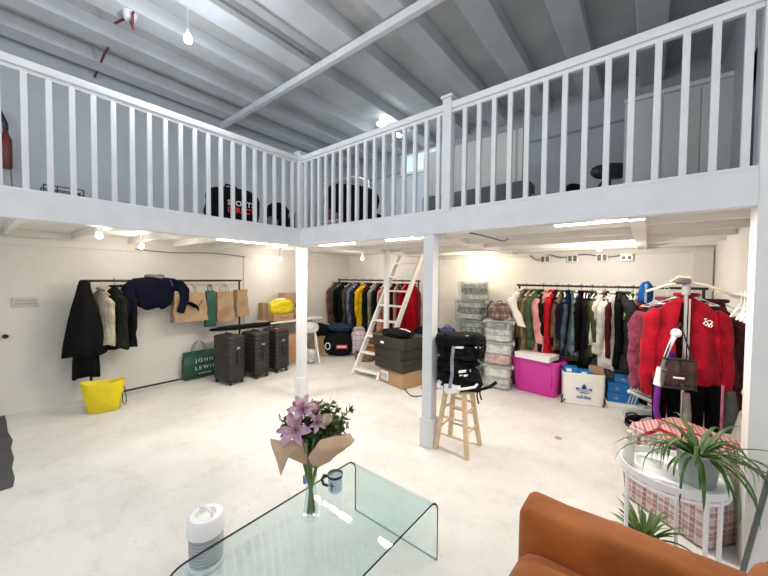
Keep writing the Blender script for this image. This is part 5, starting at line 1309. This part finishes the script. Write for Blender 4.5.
bm = NB(); blob(bm, (0, 0, .15), (.14, .13, .16), 405, .15, 2.4, 4, 2.6, flat=.98); obj('bag_body', bm, mat('bin_black', (.015, .015, .018), .3, bump=.8, b_scale=12), t)
bm = NB(); tube(bm, [(.05+.035*cos(a), -.135, .16+.035*sin(a)) for a in [2*pi*k/14 for k in range(14)]], .008, 6, closed=True); obj('ring_mark', bm, PRINTW, t)
# office chair tilted seen end on
t = thing('office_chair', 'black padded office chair with a broad tilted back, upstairs behind the corner', 'chair', (-3.75, 3.75, ZF), R(10))
bm = NB(); blob(bm, (.03, 0, .60), (.52, .12, .24), 411, .05, 1.6, 4, 2.6, M=Matrix.Rotation(R(13), 4, 'Y')); obj('backrest', bm, BLACK, t)
for v in t.children[0].data.vertices: pass
bm = NB(); blob(bm, (.05, .26, .36), (.36, .26, .07), 412, .05, 2, 3, 3); obj('seat', bm, BLACK, t)
bm = NB(); tube(bm, [(.05, .24, .08), (.05, .24, .34)], .028, 12); obj('gas_column', bm, BLACKM, t)
for k in range(5):
    a = k*2*pi/5+.3; bm = NB(); tube(bm, [(.05, .24, .09), (.05+.24*cos(a), .24+.24*sin(a), .055)], .017, 8); L_ = obj('base_leg', bm, BLACKM, t)
    bm = NB(); tube(bm, [(.05+.24*cos(a)-.012, .24+.24*sin(a), .027), (.05+.24*cos(a)+.012, .24+.24*sin(a), .027)], .026, 12); obj('castor', bm, BLACKM, L_)
# white open shelving left of it
t = thing('shelf_unit', 'white metal shelf unit upstairs behind the black office chair', 'shelf', (-4.90, 4.75, ZF), R(2))
for x in (-.50, .5):
    for y in (-.18, .18):
        bm = NB(); box(bm, x-.014, x+.014, y-.014, y+.014, 0, 1.32); obj('upright', bm, WHITE, t, smooth=False)
for z in (.12, .52, .92, 1.30):
    bm = NB(); box(bm, -.51, .51, -.20, .20, z-.012, z+.012, .003); obj('shelf', bm, WHITE, t)
for i, (x, z, w_, h_, c, lb) in enumerate([(-.34, .532, .14, .26, (.35, .15, .12), 'reddish box on the white shelf unit upstairs'), (-.12, .532, .20, .30, (.42, .30, .22), 'tan box on the white shelf unit upstairs'), (.2, .932, .30, .24, (.05, .05, .06), 'black box on the top of the white shelf unit upstairs'), (-.3, .932, .16, .20, (.30, .32, .18), 'olive box on the white shelf unit upstairs'), (-.36, .132, .12, .30, (.02, .02, .02), 'narrow black box low on the white shelf unit upstairs'), (.05, .132, .24, .16, (.40, .40, .42), 'grey box low on the white shelf unit upstairs')]):
    carton('storage_box', lb, 'box', (-4.90+x, 4.73, ZF+z), R(2), w_, .26, h_, fabric(c), 'boxes on the upstairs shelf unit')
# white partition on dark feet
t = thing('partition', 'wide white screen upstairs, raised on a dark plinth, behind the capped newel', 'partition', (-2.02, 4.6, ZF))
x0 = at(424, 190, 'y', 4.6).x+2.02; x1 = at(523, 160, 'y', 4.6).x+2.02; z1 = at(480, 140, 'y', 4.6).z-ZF
bm = NB()
zp = at(470, 190, 'y', 4.6).z-ZF; box(bm, x0, x1, -.03, .03, zp, z1, .004); obj('panel', bm, mat('cream_panel', (.72, .71, .67), .6), t)
bm = NB(); box(bm, x0, x1+.08, -.04, .30, .0, zp-.005, .004); obj('plinth', bm, mat('dark_plinth', (.13, .14, .14), .6), t)
bm = NB(); box(bm, x1-.09, x1-.06, -.035, -.03, zp, z1); obj('joint', bm, mat('grey_line2', (.45, .45, .43), .6), t)
# big wardrobe doors
t = thing('sliding_wardrobe', 'large pale grey sliding door panels upstairs at the right', 'wardrobe', (0, 5.2, ZF))
x0 = at(625, 140, 'y', 5.2).x+.03; x1 = at(742, 140, 'y', 5.2).x; z1 = at(742, 74, 'y', 5.2).z-ZF
PG = mat('panel_grey', (.66, .655, .63), .6)
bm = NB(); box(bm, x0-.04, x1, 0, .5, 0, z1); obj('carcass', bm, PG, t, smooth=False)
n = 3
for k in range(n):
    a_ = x0+(x1-x0)*k/n; b_ = x0+(x1-x0)*(k+1)/n; bm = NB(); box(bm, a_+.004, b_-.004, -.02, 0, .02, z1-.03, .003); obj('door', bm, PG, t)
bm = NB(); box(bm, x0-.05, x1+.01, -.03, .5, z1, z1+.05); obj('top_rail', bm, mat('pale_rail', (.72, .73, .73), .5), t, smooth=False)
bm = NB(); box(bm, x1-.004, x1+.012, -.028, .0, 0, z1); obj('edge_strip', bm, BLACKM, t, smooth=False)
# picture on the right wall
t = thing('wall_poster', 'purple and olive picture on the upstairs right wall beside the white pillar', 'picture', (XR-.012, 4.2, 3.2))
bm = NB(); box(bm, -.008, .008, -.38, .30, -.60, .40, .002); obj('canvas', bm, mat('poster_purple', (.13, .12, .24), .6, n_scale=3, n_amt=.4), t)
bm = NB(); vs = [bm.verts.new(p) for p in [(-.011, -.38, .40), (-.011, .30, .40), (-.011, .30, -.02), (-.011, .05, .02), (-.011, -.38, .28)]]; bmesh.ops.solidify(bm, geom=[bm.faces.new(vs)], thickness=.002); obj('olive_area', bm, mat('poster_olive', (.11, .10, .03), .6), t)
# black swivel chair by right rail
bx_, by_ = at(607, 185, 'y', 4.0).x, 4.0
t = thing('desk_chair', 'black chair with an oval headrest upstairs, in front of the grey panels', 'chair', (bx_, by_, ZF), R(35))
za = at(607, 172, 'y', 4.0).z-ZF
bm = NB(); blob(bm, (-.06, 0, za), (.10, .05, .07), 421, .05, 1.6, 3, 2.2); box(bm, 0, .13, -.04, .04, za-.07, za+.08, .012); obj('headrest', bm, BLACKP, t)
bm = NB(); tube(bm, [(.02, 0, .14), (.02, 0, za-.05)], .018, 8); obj('stem', bm, BLACKM, t)
bm = NB(); tube(bm, [(-.03, 0, za-.07), (-.12, 0, .24), (-.24, 0, .18)], .012, 8); obj('arm', bm, BLACKM, t)
bm = NB(); blob(bm, (0, 0, .13), (.2, .18, .045), 422, .05, 2, 3, 3); obj('seat', bm, BLACKP, t)
for k in range(4):
    a = k*pi/2+.5; bm = NB(); tube(bm, [(0, 0, .08), (.18*cos(a), .18*sin(a), .015)], .014, 8); obj('leg', bm, BLACKM, t)
q = at(573, 190, 'y', 3.7); bm = NB(); blob(bm, (0, 0, .15), (.11, .10, .155), 425, .08, 2, 3, 2.6, flat=.98); o = obj('black_pouch', bm, BLACK); o.location = (q.x, 3.7, ZF); tag(o, 'small black bag upstairs just left of the chair with the headrest', 'bag')
q = at(534, 186, 'y', 4.6)
t = thing('water_bottle', 'pale grey bottle upstairs beside the white screen', 'bottle', (q.x, 4.6, ZF))
bm = NB(); lathe(bm, [(.06, 0), (.065, .02), (.065, .28), (.03, .36), (.03, .42)], 20, cap_t=True); obj('bottle_body', bm, mat('pale_grey', (.50, .51, .52), .4), t)
bm = NB(); lathe(bm, [(.036, .42), (.036, .47)], 16, cap_t=True); obj('cap', bm, mat('cap_grey', (.3, .3, .32), .4), t)
q = at(552, 186, 'y', 4.6); carton('box', 'small white box upstairs next to the pale grey bottle', 'box', (q.x, 4.6, ZF), .1, .20, .16, .30, WPLAS)
# wire rack and extinguisher at left
t = thing('wire_rack', 'low black wire rack upstairs behind the left balustrade', 'rack', (-5.5, .68, ZF), RP)
for x in (-.17, -.06, .17):
    for y in (-.12, .12):
        bm = NB(); tube(bm, [(x, y, 0), (x, y, .40)], .006, 6); obj('upright', bm, BLACKM, t)
for z in (.34, .40):
    bm = NB(); tube(bm, [(-.17, -.12, z), (.17, -.12, z), (.17, .12, z), (-.17, .12, z)], .006, 6, closed=True); obj('rail', bm, BLACKM, t)
pe = at(6, 150, 'x', -5.9)
t = thing('fire_extinguisher', 'red extinguisher with a black hose hung on the upstairs wall at the far left edge', 'fire extinguisher', (-5.88, pe.y, pe.z))
bm = NB(); lathe(bm, [(.04, -.22), (.05, -.20), (.05, .12), (.03, .17), (.02, .22)], 20, cap_t=True); obj('cylinder', bm, mat('ext_red', (.13, .018, .018), .4), t)
bm = NB(); tube(bm, [(0, 0, .22), (0, .0, .30), (0, -.05, .44), (0, -.13, .46), (0, -.17, .34), (0, -.16, .05)], .024, 8); obj('hose', bm, BLACKM, t)
bm = NB(); tube(bm, [(-.0, .03, -.20), (-.02, .04, -.45), (0, .03, -.75)], .008, 6); obj('cable', bm, GREYC, t)
# small drain / screw mark on floor
t = thing('floor_cap', 'small round brown plug set in the white floor in front of the magenta tub', 'floor plug', (-.71, 3.88, 0))
bm = NB(); lathe(bm, [(.035, .0), (.035, .004), (.02, .006)], 20, cap_t=True); obj('disc', bm, mat('brass_dull', (.35, .27, .18), .5), t)

S.view_settings.view_transform = 'Standard'; S.view_settings.look = 'None'; S.view_settings.exposure = -0.16; S.view_settings.gamma = 1
S.view_settings.use_curve_mapping = False
S.cycles.max_bounces = 8 if hasattr(S, 'cycles') else 8
S.cycles.transparent_max_bounces = 16
